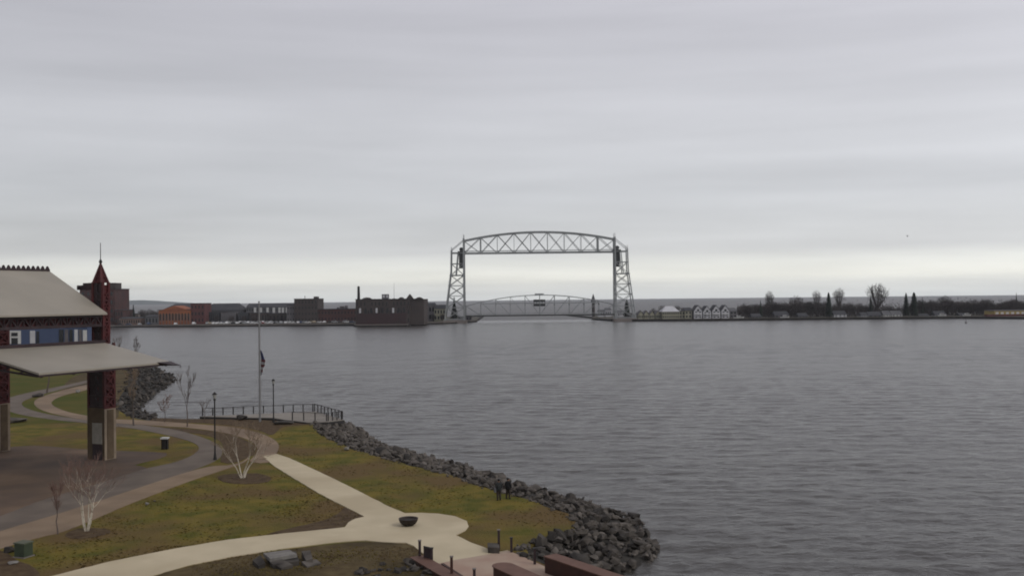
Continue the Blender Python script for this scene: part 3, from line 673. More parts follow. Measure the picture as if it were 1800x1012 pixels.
def bench_rock(px, py, w, h, label, m=M_rock, seed=1, name='boulder', cat='rock', flat=1.0):
    p = at(px, py); rnd = random.Random(seed); bm = bmesh.new()
    for i in range(18):
        v = Vector((rnd.gauss(0, 1), rnd.gauss(0, 1), rnd.gauss(0, 1))).normalized() * rnd.uniform(.8, 1); bm.verts.new((v.x * w / 2, v.y * w / 2 * .8, (v.z * .5 + .35) * h))
    bmesh.ops.convex_hull(bm, input=bm.verts)
    for v in [v for v in bm.verts if not v.link_faces]: bm.verts.remove(v)
    me = bpy.data.meshes.new(name); bm.to_mesh(me); bm.free(); me.materials.append(m)
    o = bpy.data.objects.new(name, me); C.objects.link(o); o.location = p; o.rotation_euler.z = rnd.uniform(0, 3); return tag(o, label, cat)
bench_rock(67, 697, 3.2, .9, 'low dark boulder at the fork of the far curved walk', seed=2)
bench_rock(25, 742, 4.2, .9, 'dark flat boulder on the grass beside the far left column', seed=3)
bench_rock(15, 970, 1.0, .55, 'dark brown rock left of the green utility cabinet', seed=4)
bench_rock(23, 990, .9, .25, 'flat pale rock in front of the green utility cabinet', M_rock2, seed=5)
bench_rock(259, 887, .45, .35, 'small pale stone alone on the middle lawn', M_rock2, seed=6)
bench_rock(272, 881, .4, .15, 'small dark flat stone beside the pale stone on the middle lawn', seed=9)
bench_rock(609, 791, .9, .6, 'pale tan boulder at the grass edge of the riprap', M_rock2, seed=7)
bench_rock(497, 745, 3.4, .7, 'wide brown boulder on the grass before the deck', M_rock, seed=12)
bench_rock(425, 737.5, 2.2, 1.0, 'dark pointed boulder against the deck left of the flagpole', M_rock, seed=13)
bench_rock(137, 690, 1.2, .8, 'small boulder on the green far lawn', M_rock2, seed=15)

def bin_():
    p = at(290, 789); r = thing('litter_bin', 'dark litter bin with pale lid on the grass island', 'bin', p)
    MB().box((p.x - .32, p.y - .3, .05), (p.x + .32, p.y + .3, 1.15)).build('body', M_quaydk, r)
    MB().box((p.x - .40, p.y - .38, 1.2), (p.x + .40, p.y + .38, 1.36)).build('lid', M_white, r)
    for sx in (-.28, .28):
        for sy in (-.26, .26): MB().box((p.x + sx - .04, p.y + sy - .04, 0), (p.x + sx + .04, p.y + sy + .04, 1.2)).build('corner_post', M_black, r)
bin_()
def cabinet():
    p = at(40, 978); r = thing('utility_cabinet', 'green metal utility cabinet at the edge of the lawn', 'utility box', p)
    th = R(-20); u = Vector((math.cos(th), math.sin(th), 0)); v = Vector((-u.y, u.x, 0))
    def bx(mb, a0, a1, b0, b1, z0, z1): return mb.hexa([p + u * a + v * b + Vector((0, 0, z)) for z in (z0, z1) for a, b in ((a0, b0), (a1, b0), (a1, b1), (a0, b1))])
    bx(MB(), -.42, .42, -.3, .45, .05, .92).build('body', M_green, r); bx(MB(), -.47, .47, -.36, .5, .92, 1.0).build('lid', M_greentop, r)
    bx(MB(), -.40, -.01, -.32, -.3, .1, .88).build('door', M_green, r); bx(MB(), .01, .40, -.32, -.3, .1, .88).build('door', M_green, r)
    bx(MB(), -.5, .5, -.4, .55, -.05, .06).build('plinth', M_quay, r)
cabinet()
def fire_bowl():
    p = at(718, 923, .06); r = thing('fire_bowl', 'round bronze fire bowl in the middle of the concrete circle', 'fire bowl', p)
    mb = MB(); mb.lathe(p, [(.34, 0), (.38, .04), (.53, .13), (.64, .27), (.70, .41), (.73, .52), (.74, .55), (.67, .55), (.60, .43), (.38, .28), (.05, .23)], 28); mb.build('bowl', M_bowl, r, smooth=False)
    MB().lathe(p, [(.55, .40), (.3, .44), (.05, .46)], 18).build('ash_bed', M_bank, r)
fire_bowl()
def slab_rocks():
    root = thing('rock_outcrop', 'heap of split grey rock slabs in the mulch bed below the walk', 'rocks', at(505, 990))
    def slab(pts, h, m, name='slab'):
        P = [at(x, y, z) for x, y, z in pts]
        if sum(a.x * b.y - b.x * a.y for a, b in zip(P, P[1:] + P[:1])) < 0: P.reverse()
        MB().prism(P, h).build(name, m, root)
    slab([(463, 971, .55), (508, 965, .65), (522, 973, .6), (475, 981, .5)], .22, M_rock2)
    slab([(468, 974, .33), (520, 968, .36), (526, 985, .3), (480, 992, .28)], .38, M_rock)
    slab([(530, 968, .5), (545, 966, .6), (550, 981, .4), (538, 984, .3)], .5, M_rock)
    slab([(475, 988, .30), (495, 982, .4), (515, 991, .25), (495, 998, .15)], .35, M_rock)
    slab([(444, 984, .3), (458, 974, .5), (466, 988, .35), (455, 994, .2)], .5, M_rock)
    slab([(530, 986, .25), (556, 982, .2), (565, 989, .12), (540, 995, .1)], .25, M_rock)
slab_rocks()
rnd = random.Random(77)
rk = thing('rock_pile', 'jumble of purple-grey rocks at the bottom edge beside the red coping', 'rocks', at(690, 1015))
for k in range(46):
    px = rnd.uniform(625, 775); py = 988 + abs(rnd.gauss(0, 20)) + max(0, (690 - px)) * .12 + max(0, px - 735) * .45
    o = bpy.data.objects.new('rock', ROCKS[k % len(ROCKS)]); C.objects.link(o); o.parent = rk; o.location = at(px, py) - ORI[rk.name] + Vector((0, 0, .06)); s = rnd.uniform(.35, 1.0)
    o.scale = (s, s, s * .8); o.rotation_euler = (rnd.gauss(0, .3), rnd.gauss(0, .3), rnd.uniform(0, 6))

# red steel bulwarks and posts at the head of the gangway
def bollard_post(px, py, H, label, w=.16):
    p = at(px, py, .06); r = thing('railing_post', label, 'post', p, 'dark posts at the walk head')
    MB().box((p.x - w / 2, p.y - w / 2, 0), (p.x + w / 2, p.y + w / 2, H)).build('post', M_redpost if 'red-brown' in label else M_steeldk, r)
    MB().box((p.x - w / 2 - .03, p.y - w / 2 - .03, H), (p.x + w / 2 + .03, p.y + w / 2 + .03, H + .06)).build('cap', M_rail if H < 1.2 else M_quay, r)
for px, py, H, lb in ((738, 983, 1.28, 'dark post at the top of the left red coping'), (759, 989, 1.0, 'dark post beside the small panel on the left coping'), (794, 1014, 1.3, 'red-brown post with pale cap rising from the left coping'), (834, 1034, 1.2, 'small dark post at the bottom edge left of the rounded red wall'),
                      (877, 965, 1.35, 'dark post with pale cap beside the grey block'), (899, 970, 1.0, 'short dark post at the start of the right rocks'), (940, 991, 1.05, 'dark post between the rocks and the large red wall')):
    bollard_post(px, py, H, lb)
r = thing('wire_panel', 'small dark mesh panel between two posts on the left coping', 'panel', at(750, 987))
p0, p1 = at(745, 984, .1), at(757, 987, .1)
MB().bar(p0 + Vector((0, 0, .45)), p1 + Vector((0, 0, .45)), .04, .8).build('infill', M_steeldk, r); MB().bar(p0 + Vector((0, 0, .9)), p1 + Vector((0, 0, .9)), .07).build('frame', M_rail, r)
o = solo('stone_block', 'dark grey stone seat block at the end of the concrete walk', 'block', MB().prism([at(857, 953, .45), at(858, 961, .45), at(878, 962, .45), at(877, 954, .45)], .5), M_rock, at(868, 965))
def curb(name, label, a, b, w, h, m1, m2, rnd_end=False):
    d = (b - a).normalized(); s = Vector((d.y, -d.x, 0)) * w / 2; r = thing(name, label, 'wall', a)
    z = Vector((0, 0, h))
    MB().hexa([a - s, a + s, b + s, b - s, a - s + z, a + s + z, b + s + z, b - s + z]).build('wall_body', m1, r)
    t = Vector((0, 0, .06)); s2 = s * 1.12; a2 = a - d * .05
    MB().hexa([a2 - s2 + z, a2 + s2 + z, b + s2 + z, b - s2 + z, a2 - s2 + z + t, a2 + s2 + z + t, b + s2 + z + t, b - s2 + z + t]).build('coping', m2, r)
    if rnd_end:
        MB().lathe(a, [(w / 2, 0), (w / 2, h - .004)], 20).build('rounded_end', m1, r)
        MB().lathe(a + Vector((0, 0, h)), [(w * .56, .001), (w * .56, .058)], 20).build('end_cap', m2, r)
curb('red_wall', 'low red-brown coping running from the posts to the bottom edge', at(733, 985), at(835, 1045), .9, .25, M_redpost, M_redtop)
curb('red_wall', 'thin dark red rail kerb beside the pink paving', at(778, 995, .07), at(850, 1042, .07), .16, .14, M_redpost, M_redpost)
curb('red_wall', 'rounded dark red wall rising at the bottom edge of the pink paving', at(885, 1024, .07), at(985, 1072, .07), 1.2, 1.0, M_redpost, M_redtop, True)
curb('red_wall', 'large dark red wall beside the rocks at the bottom edge', at(968, 1006, 0), at(1105, 1055, 0), .9, 1.05, M_redpost, M_redtop)

# ------------------------------------------------------------------ two people
def person(px, py, label, coat, heading, bag=False):
    p = at(px, py); root = thing('person', label, 'person', (0, 0, 0))
    V = [(0, 0, .95), (0, 0, 1.15), (0, .01, 1.38), (0, .0, 1.50), (0, -.01, 1.60), (0, -.02, 1.70), (0, -.01, 1.77),
         (-.20, .0, 1.42), (-.27, .02, 1.16), (-.20, -.14, 1.00), (.20, .0, 1.42), (.27, .02, 1.16), (.20, -.14, 1.00),
         (-.10, 0, .88), (-.11, -.03, .48), (-.12, .02, .09), (-.13, -.14, .04), (.10, 0, .88), (.12, .02, .48), (.14, .10, .09), (.15, -.06, .04)]
    E = [(0, 1), (1, 2), (2, 3), (3, 4), (4, 5), (5, 6), (2, 7), (7, 8), (8, 9), (2, 10), (10, 11), (11, 12), (0, 13), (13, 14), (14, 15), (15, 16), (0, 17), (17, 18), (18, 19), (19, 20)]
    rad = [.19, .20, .20, .08, .09, .11, .075, .10, .08, .065, .10, .08, .065, .13, .10, .075, .06, .13, .10, .075, .06]
    me = bpy.data.meshes.new('body'); me.from_pydata(V, E, []); o = bpy.data.objects.new('body', me); C.objects.link(o); o.parent = root
    o.modifiers.new('skin', 'SKIN'); sv_ = me.skin_vertices[0].data if me.skin_vertices else None
    if sv_ is None:
        bm = bmesh.new(); bm.from_mesh(me); bm.verts.layers.skin.verify(); bm.to_mesh(me); bm.free(); sv_ = me.skin_vertices[0].data
    for i, q in enumerate(rad): sv_[i].radius = (q, q * (.75 if i in (0, 1, 2) else 1)); sv_[i].use_root = (i == 0)
    s = o.modifiers.new('sub', 'SUBSURF'); s.levels = 2; s.render_levels = 2
    m = bpy.data.materials.new('person_clothes'); m.use_nodes = True; N = m.node_tree.nodes; L = m.node_tree.links; b = N['Principled BSDF']; b.inputs['Roughness'].default_value = .9
    tc = N.new('ShaderNodeTexCoord'); sp = N.new('ShaderNodeSeparateXYZ'); L.new(tc.outputs['Object'], sp.inputs[0])
    rp = N.new('ShaderNodeValToRGB'); rp.color_ramp.interpolation = 'CONSTANT'; e = rp.color_ramp.elements
    mr = N.new('ShaderNodeMapRange'); mr.inputs[2].default_value = 2; L.new(sp.outputs['Z'], mr.inputs[0]); L.new(mr.outputs[0], rp.inputs[0]); L.new(rp.outputs[0], b.inputs['Base Color'])
    e[0].color = (.012, .010, .010, 1); e[1].position = .06; e[1].color = (.028, .019, .014, 1)
    k = e.new(.43); k.color = (*coat, 1); k = e.new(.775); k.color = (.30, .17, .12, 1)
    me.materials.append(m)
    mb = MB(); mb.lathe((0, .015, 1.66), [(.09, -.02), (.118, .04), (.118, .1), (.09, .16), (.03, .19)], 12); h = mb.build('hair', M_black, root, smooth=True); h.location = (0, .03, 0)
    mb = MB()
    mb.bar((0, -.12, 1.685), (0, -.145, 1.665), .03)
    mb.build('nose', mat('skin', (.3, .17, .12), .6) if 'skin' not in MATS else MATS['skin'], root)
    mb = MB(); mb.lathe((0, .005, 1.0), [(.235, -.16), (.24, -.1), (.22, .1), (.21, .25)], 14); j = mb.build('jacket_hem', mat('jacket', coat, .9), root, smooth=True); j.scale = (1, .78, 1)
    if bag:
        mb = MB(); mb.box((.30, -.1, .72), (.42, .2, 1.08)); mb.bar((.34, .05, 1.05), (.12, .05, 1.46), .03); mb.build('shoulder_bag', M_grey, root)
    root.location = p; root.rotation_euler.z = R(heading)
person(877, 879, 'person in dark grey jacket with a shoulder bag standing on the lawn by the rocks', (.020, .022, .022), 200, True)
person(893.5, 876.5, 'person all in black standing right of the companion at the riprap edge', (.008, .008, .009), 150)

# ------------------------------------------------------------------ far shore: land
ZL = -.5
def far_land(name, edge, back, m, qm):
    E = [at(x, y, Z_W) for x, y in edge]; B = [Vector((aty(x, 540, Y).x, Y, 0)) for x, Y in back]
    top = [Vector((p.x, p.y, ZL)) for p in E] + [Vector((p.x, p.y, ZL)) for p in B]
    if sum(a.x * b.y - b.x * a.y for a, b in zip(top, top[1:] + top[:1])) < 0: top.reverse()
    struct(name, MB().prism(top, 3), m)
    mb = MB()
    for a, b in zip(E, E[1:]):
        a = Vector((a.x, a.y, 0)); b = Vector((b.x, b.y, 0)); d = Vector((0, .8, 0))
        mb.hexa([a + Vector((0, -.3, -3)), b + Vector((0, -.3, -3)), b + d + Vector((0, 0, -3)), a + d + Vector((0, 0, -3)), a + Vector((0, -.3, -.9)), b + Vector((0, -.3, -.9)), b + d + Vector((0, 0, -.9)), a + d + Vector((0, 0, -.9))], 0)
        mb.hexa([a + Vector((0, -.5, -.9)), b + Vector((0, -.5, -.9)), b + d + Vector((0, 0, -.9)), a + d + Vector((0, 0, -.9)), a + Vector((0, -.5, ZL + .15)), b + Vector((0, -.5, ZL + .15)), b + d + Vector((0, 0, ZL + .15)), a + d + Vector((0, 0, ZL + .15))], 1)
    struct('quay', mb, [M_quaydk, qm])
far_land('far_ground', [(-700, 592), (100, 578), (200, 575.5), (350, 574.5), (500, 573.2), (622, 572.5), (626, 574.5), (716, 573.8), (722, 570.5), (780, 569.5), (815, 567.5), (838, 565.8)], [(842, 900), (835, 960), (700, 980), (500, 1050), (200, 1300), (-700, 1300)], M_farland, M_quay)
far_land('far_ground', [(1046, 562.5), (1075, 564.6), (1110, 564.8), (1190, 564.6), (1300, 563.5), (1500, 561.5), (1700, 560), (1900, 562), (2400, 560)], [(2400, 850), (1900, 850), (1500, 850), (1200, 880), (1046, 920), (1040, 830)], M_farland, M_bank)
# canal piers reaching out to the lake
def pier(px0, px1, Y0, Y1, name='canal_pier'):
    a = Vector((aty(px0, 550, Y0).x, Y0, -1.9)); b = Vector((aty(px1, 540, Y1).x, Y1, -1.9)); mb = MB(); mb.bar(a, b, 5, 2.4); struct(name, mb, M_bank)
pier(836, 846, 850, 1010); pier(1054, 992, 850, 1060)

# hills
mb = MB(); vv = []; fs = []; n = 90
for i in range(n + 1):
    px = -900 + (345 + 900) * i / n; Y = 7300
    base = aty(px, 540, Y); h = 33 + 14 * noise.noise(Vector((px * .008, 0, 0))) + 5 * noise.noise(Vector((px * .04, 0, 3)))
    if px < 100: h += (100 - px) * .03
    if px > 225: h *= max(0.0, 1 - ((px - 225) / 120) ** 1.6)
    vv += [Vector((base.x, Y - 500, Z_W - 2)), Vector((base.x, Y - 150, Z_W + (h + 2) * .7)), Vector((base.x, Y, Z_W + h + 2)), Vector((base.x, Y + 500, Z_W - 2))]
for i in range(n):
    for k in range(3): fs.append((i * 4 + k, (i + 1) * 4 + k, (i + 1) * 4 + k + 1, i * 4 + k + 1))
mb.add(vv, fs); struct('hills', mb, M_hill, smooth=True)

# ------------------------------------------------------------------ far buildings
def bld(name, label, x0, x1, yt, Y, dep, m, roof=None, base=None, rows=0, cols=0, wm=None, roofh=0, gable=False, trim=None, wfrac=.5, hfrac=.5, cat='building', group=None, skip=(), w0=.0, w1=1.0):
    a = aty(x0, yt, Y); b = aty(x1, yt, Y); zt = aty((x0 + x1) / 2, yt, Y).z; z0 = ZL - .1 if base is None else aty((x0 + x1) / 2, base, Y).z
    root = thing(name, label, cat, ((a.x + b.x) / 2, Y, z0), group)
    zw = zt - roofh
    MB().box((a.x, Y, z0), (b.x, Y + dep, zw)).build('wall', m, root)
    if gable == 'front':
        c = (a.x + b.x) / 2; q = .3
        MB().add([(a.x, Y, zw), (b.x, Y, zw), (c, Y, zt), (a.x, Y + dep, zw), (b.x, Y + dep, zw), (c, Y + dep, zt)], [(0, 1, 2), (5, 4, 3), (0, 2, 5, 3), (1, 4, 5, 2), (0, 3, 4, 1)]).build('gable', m, root)
        mb = MB()
        for s, e in ((a.x - q, c), (b.x + q, c)):
            dz = -(q * roofh / ((b.x - a.x) / 2)); P = [Vector((s, Y - q, zw + dz)), Vector((e, Y - q, zt)), Vector((e, Y + dep, zt)), Vector((s, Y + dep, zw + dz))]
            mb.add(P + [v + Vector((0, 0, .25)) for v in P], [(0, 1, 2, 3), (7, 6, 5, 4), (0, 4, 5, 1), (1, 5, 6, 2), (2, 6, 7, 3), (3, 7, 4, 0)])
        mb.build('roof', roof or M_greydk, root)
    elif roofh:
        ins = min(dep / 2 - .1, roofh * 1.2); hx = roofh * .9 if gable == 'hip' else 0
        P = [(a.x - .4, Y - .4, zw), (b.x + .4, Y - .4, zw), (b.x + .4, Y + dep + .4, zw), (a.x - .4, Y + dep + .4, zw), (a.x + hx, Y + dep / 2 - .2, zt), (b.x - hx, Y + dep / 2 - .2, zt), (b.x - hx, Y + dep / 2 + .2, zt), (a.x + hx, Y + dep / 2 + .2, zt)]
        MB().hexa(P).build('roof', roof or M_greydk, root)
    else:
        MB().box((a.x - .3, Y - .3, zw), (b.x + .3, Y + dep + .3, zw + .4)).build('roof', roof or M_greydk, root)
    if rows and cols:
        W = (b.x - a.x) * (w1 - w0); xs = a.x + (b.x - a.x) * w0; Hh = zw - z0; k = 0
        for r_ in range(rows):
            for c_ in range(cols):
                k += 1
                if (r_, c_) in skip: continue
                cx = xs + W * (c_ + .5) / cols; cz = z0 + Hh * (r_ + .62) / (rows + .15); ww = W / cols * wfrac / 2; hh = Hh / rows * hfrac / 2
                f = MB().box((cx - ww, Y - .12, cz - hh), (cx + ww, Y, cz + hh)).build('window', wm or M_glass, root)
    return root, a, b, zw, z0

# west part of the far shore
rt, a, b, zw, z0 = bld('brick_building', 'tall dark red brick building behind the pavilion spire', 140, 201, 508, 770, 30, M_brick, rows=4, cols=6, wfrac=.35, hfrac=.4)
for x0, x1, yt in ((143, 152, 501), (155, 166, 497), (189, 202, 497), (170, 182, 503)):
    p, q = aty(x0, yt, 769), aty(x1, yt, 769); MB().box((p.x, 769.5, zw), (q.x, 782, p.z)).build('roof_turret', M_brickdk, rt)
bld('brick_building', 'brown brick block stepping down beside the tall brick building', 202, 216, 545, 768, 20, M_brick, rows=2, cols=3)
bld('shop_building', 'long tan low building in front of the pointed spruce', 209, 246, 557, 762, 14, M_tan, rows=1, cols=9, wfrac=.45, hfrac=.5, roofh=1.2)
bld('shop_building', 'pale two storey building behind the long tan building', 219, 243, 552, 790, 14, M_quay, rows=2, cols=6, wfrac=.4, hfrac=.4)
bld('shop_building', 'dark grey shed left of the orange building', 255, 278, 553, 762, 16, M_grey, roof=M_greydk, roofh=1.5, rows=1, cols=4)
rt, a, b, zw, z0 = bld('orange_building', 'orange building with a low gable and tall arched bays', 279, 334, 545, 764, 22, M_orange, rows=1, cols=10, roofh=0, wfrac=.4, hfrac=.5)
c = (a.x + b.x) / 2; MB().add([(a.x + 1.5, 763.6, zw), (b.x - 1.5, 763.6, zw), (c, 763.6, zw + 3.4), (a.x + 1.5, 786, zw), (b.x - 1.5, 786, zw), (c, 786, zw + 3.4)], [(0, 1, 2), (5, 4, 3), (0, 2, 5, 3), (1, 4, 5, 2)]).build('gable_roof', M_orange, rt)
for k in range(11):
    x = a.x + (b.x - a.x) * k / 10; MB().box((x - .3, 763.5, z0), (x + .3, 764, zw - 3)).build('pilaster', M_tan, rt)
bld('warehouse', 'dark hip roofed warehouse rising behind the orange building', 290, 350, 533.5, 800, 30, M_sidingdk, roof=M_greydk, roofh=4, gable='hip')
bld('brick_building', 'dark red brick building right of the orange building', 335, 359, 533.5, 766, 18, M_brick2, rows=3, cols=4, wfrac=.4, hfrac=.45, trim=1)
rt, a, b, zw, z0 = bld('hotel_building', 'long grey hotel with dark roof behind the parking lot', 359, 427, 533, 800, 16, M_grey, roof=M_greydk, roofh=5.5, rows=3, cols=18, wfrac=.45, hfrac=.4, gable='hip')
rt, a, b, zw, z0 = bld('hotel_building', 'long grey hotel with white bays beside the square dark block', 433, 516, 533, 800, 16, M_grey, roof=M_greydk, roofh=3, rows=3, cols=20, wfrac=.4, hfrac=.42)
for px in (448, 458, 470, 481, 491, 497, 504): 
    p = aty(px, 543, 799); MB().box((p.x - .9, 799.2, p.z - 3), (p.x + .9, 800, p.z + 1.2)).build('white_bay', M_white, rt)
for x0, x1, yt, lb, m in ((362, 384, 549, 'low dark flat roofed shed left in the parking lot', M_greydk), (388, 414, 548, 'low dark hall with pale doors behind the parked cars', M_sidingdk), (418, 436, 550, 'small dark shed between the two grey hotels', M_greydk), (438, 470, 550, 'low brown store behind the flagpole', M_brickdk), (472, 512, 551, 'low dark brown hall before the right grey hotel', M_brickdk)):
    bld('shed', lb, x0, x1, yt, 778, 12, m, rows=1, cols=6, wfrac=.4, hfrac=.5, wm=M_grey if m is M_sidingdk else M_glass)
rt, a, b, zw, z0 = bld('dark_building', 'square dark grey block with a stair head on its right corner', 517, 558, 525.5, 762, 25, M_brickdk, rows=4, cols=7, wfrac=.32, hfrac=.4)
p, q = aty(551, 521, 762), aty(558, 521, 762); MB().box((p.x, 762.5, zw), (q.x, 768, p.z)).build('stair_head', M_brickdk, rt)
p = aty(536, 520, 765); MB().bar((p.x, 765, zw), (p.x, 765, p.z), .4).build('vent_pipe', M_black, rt)
bld('annex_building', 'grey lower annex left of the square dark block', 504, 518, 536, 764, 18, M_sidingdk, rows=3, cols=3, wfrac=.35, hfrac=.35)
rt, a, b, zw, z0 = bld('brick_warehouse', 'long low red brick warehouse between the dark blocks', 558, 627, 543.5, 764, 22, M_brick, rows=2, cols=12, wfrac=.35, hfrac=.35)
for x0, x1, yt in ((592, 595, 540), (597, 604, 538), (606, 610, 537), (600, 611, 541)):
    p, q = aty(x0, yt, 766), aty(x1, yt, 766); MB().box((p.x, 766, zw), (q.x, 770, p.z)).build('roof_unit', M_sidingdk, rt)
# big brick works on the pier
rt, a, b, zw, z0 = bld('brick_factory', 'large dark brick factory with chimney and turreted parapet on the pier', 625, 721, 526, 702, 34, M_brickdk, rows=3, cols=15, wfrac=.3, hfrac=.42, base=571.5, skip=((2, 3), (2, 9), (0, 2), (0, 5), (1, 13)))
q0 = aty(720.7, 526, 702); q1 = aty(745, 526, 702)
MB().box((q0.x, 703.5, z0), (q1.x, 736, zw)).build('wing', M_brickdk, rt)
mb = MB()
for k, (x0, x1, y0, y1) in enumerate(((634, 655, 526, 522.5), (688, 697, 526, 524), (699, 711, 526, 522), (713, 727, 526, 516.5), (729, 744, 526, 522))):
    P = [aty(x, y0, 702) for x in (x0, x1)]; t = aty((x0 + x1) / 2, y1, 702); w = (P[1].x - P[0].x)
    k_ = .12 if x0 == 713 else .3
    vv = [(P[0].x, 702.2, zw), (P[1].x, 702.2, zw), (P[1].x - w * k_ * .9, 702.2, t.z - .3), (t.x, 702.2, t.z), (P[0].x + w * k_ * .9, 702.2, t.z - .3)] if x0 != 713 else [(P[0].x, 702.2, zw), (P[1].x, 702.2, zw), (t.x + 1, 702.2, t.z - 1.2), (t.x, 702.2, t.z), (t.x - 1, 702.2, t.z - 1.2)]
    vb = [(x, 706, z) for x, y, z in vv]
    MB().add(vv + vb, [(0, 1, 2, 3, 4), (9, 8, 7, 6, 5)] + [(i, 5 + i, 5 + (i + 1) % 5, (i + 1) % 5) for i in range(5)]).build('parapet_gable', M_brickdk, rt)
p = aty(630.3, 503, 712); MB().lathe((p.x, 712, 0), [(1.1, zw - 1), (.85, p.z)], 12).build('chimney', M_black, rt)
p = aty(672, 517, 715); q = aty(683, 517, 715); MB().box((p.x, 712, zw), (q.x, 718, p.z)).build('roof_house', M_grey, rt)
for x in (674.5, 680.5):
    w_ = aty(x, 520, 712); MB().box((w_.x - .7, 711.9, w_.z - 1.2), (w_.x + .7, 712, w_.z + .6)).build('roof_house_window', M_pale, rt)
p = aty(692.5, 497, 720); MB().bar((p.x, 720, zw), (p.x, 720, p.z), .22, w2=.12).build('mast', M_grey, rt)
mb = MB(); pp = aty(668, 565, 701.5); MB().box((q0.x - 38, 701.75, z0), (q0.x - 3, 701.9, z0 + 8.5)).build('red_brick_face', M_brickface, rt)
for k in range(9):
    x = q0.x - 36 + k * 3.9; MB().box((x, 701.6, z0 + 8.8), (x + 1.3, 701.75, z0 + 12.2)).build('window', M_glass if k % 3 else M_pale, rt)
mbq = MB(); e0 = aty(623, 572, 699); mbq.box((e0.x, 694, -3), (q0.x + .5, 702.4, -.9)); mbq2 = MB(); 
solo('loading_dock', 'dark timber dock under the brick factory', 'dock', mbq, M_quaydk, (e0.x, 697, -2))
bld('house', 'pale grey house beside the factory with dark upper windows', 748, 764, 532, 772, 14, M_sidingdk, roof=M_greydk, roofh=2, rows=2, cols=3, wfrac=.6, hfrac=.5)
bld('house', 'cream house with dark roof just left of the bridge tower', 763, 783, 535.5, 770, 14, M_cream, roof=M_greydk, roofh=3, rows=2, cols=4, wfrac=.5, hfrac=.5)
bld('hut', 'small low hut at the foot of the left bridge tower', 805, 829, 557, 790, 6, M_sidingdk, rows=1, cols=5)

# east shore
rt, a, b, zw, z0 = bld('mansion', 'large pale house with grey mansard roof and a row of windows', 1164, 1194, 538, 770, 16, M_cream, roof=M_pale, roofh=4.2, rows=2, cols=8, wfrac=.5, hfrac=.5, gable='hip')
bld('house', 'cream wing joining the large pale house', 1194, 1204, 547, 772, 10, M_cream, rows=2, cols=2)
bld('house', 'small cream house with dark roof left of the gabled row', 1204, 1216, 540.5, 770, 12, M_cream, roof=M_greydk, roofh=2.4, rows=2, cols=2)
for k, (px, lb) in enumerate(((1227, 'first gabled townhouse from the left with a lit pale front'), (1243, 'second gabled townhouse with a narrow gable'), (1259, 'third gabled townhouse of the row'), (1275, 'fourth gabled townhouse, tallest gable of the row'))):
    rt, a, b, zw, z0 = bld('townhouse', lb, px - 7, px + 7, 536.5 + (1.5 if k == 1 else 0), 768, 14, M_pale, roof=M_greydk, roofh=4.2, gable='front', rows=3, cols=2, wfrac=.45, hfrac=.4, group='gabled townhouses by the water', cat='house')
    c = (a.x + b.x) / 2; MB().box((c - .8, 767.8, zw - .4), (c + .8, 767.95, zw + 1.2)).build('gable_window', M_glass, rt)
    MB().box((a.x + .4, 766.6, z0 + 3.2), (b.x - .4, 768, z0 + 3.5)).build('balcony', M_white, rt)
bld('townhouse', 'grey shingled house closing the right end of the gabled row', 1283, 1295, 541, 770, 14, M_sidingdk, roof=M_grey, roofh=2.5, rows=2, cols=2, cat='house')
for k in range(4):
    px = 1122 + k * 10
    bld('greenhouse', ('low glazed gable nearest the right bridge tower', 'second low glazed gable on the grassy bank', 'third low glazed gable on the grassy bank', 'low glazed gable beside the large pale house')[k], px, px + 9, 546, 775, 12, M_cream, roof=M_sidingdk, roofh=3, gable='front', cat='hall', rows=1, cols=3)
hs = [(1362, 1386, 547, M_sidingdk, 'grey bungalow with a white porch among the dark trees', 3), (1404, 1420, 550, M_sidingdk, 'grey cottage behind bare trees right of the bungalow', 2.5), (1466, 1488, 546, M_pale, 'pale house below the bare fan shaped tree', 3), (1514, 1526, 549, M_pale, 'pale blue-grey house left of the largest tree', 2.5),
      (1527, 1550, 547.5, M_sidingdk, 'wide grey house under the largest bare tree', 3), (1553, 1566, 546, M_white, 'bright white gabled house right of the largest tree', 3), (1568, 1586, 546, M_white, 'white house with two gables beside the tall pines', 3), (1616, 1634, 551, M_sidingdk, 'low grey house right of the tall pines', 2),
      (1644, 1664, 546.5, M_pale, 'pale house with a pointed porch facing the water', 3.2), (1688, 1702, 550, M_sidingdk, 'small grey house in the dark wood', 2), (1322, 1338, 551, M_sidingdk, 'dark cottage beside the gabled row', 2.5)]
for x0, x1, yt, m, lb, rh in hs:
    bld('house', lb, x0, x1, yt, 768, 10, m, roof=M_greydk if m is not M_white else M_grey, roofh=rh, rows=1 if yt > 548 else 2, cols=3, wfrac=.45, hfrac=.45)
rt, a, b, zw, z0 = bld('marina_building', 'long yellow waterside building at the right edge', 1748, 1830, 546, 740, 16, M_yellow, roof=M_sidingdk, rows=1, cols=9, wm=M_white, wfrac=.55, hfrac=.5)
MB().box((a.x - 8, 735, z0), (b.x, 740, z0 + 1.6)).build('terrace', M_brick2, rt)
# slim pointed tower in the canal view
p = aty(1043, 540, 900); tz = aty(1043, 516, 900).z
rt = thing('pointed_tower', 'slim dark tower with pointed green roof seen through the bridge', 'tower', (p.x, 900, ZL))
MB().lathe((p.x, 900, 0), [(1.5, ZL), (1.3, tz - 8)], 8).build('shaft', M_brickdk, rt); MB().lathe((p.x, 900, 0), [(2.6, tz - 8.2), (2.3, tz - 7), (.1, tz)], 8).build('roof', M_grey, rt)
for x0, x1, yt, lb, m in ((1052, 1062, 544, 'small pale pier hut left of the right bridge tower', M_pale), (1064, 1074, 541, 'grey pier house against the right bridge tower', M_pale), (1086, 1097, 545, 'pale building seen through the right bridge tower', M_pale)):
    bld('house', lb, x0, x1, yt, 880, 10, m, roof=M_grey, roofh=2, rows=1, cols=3)

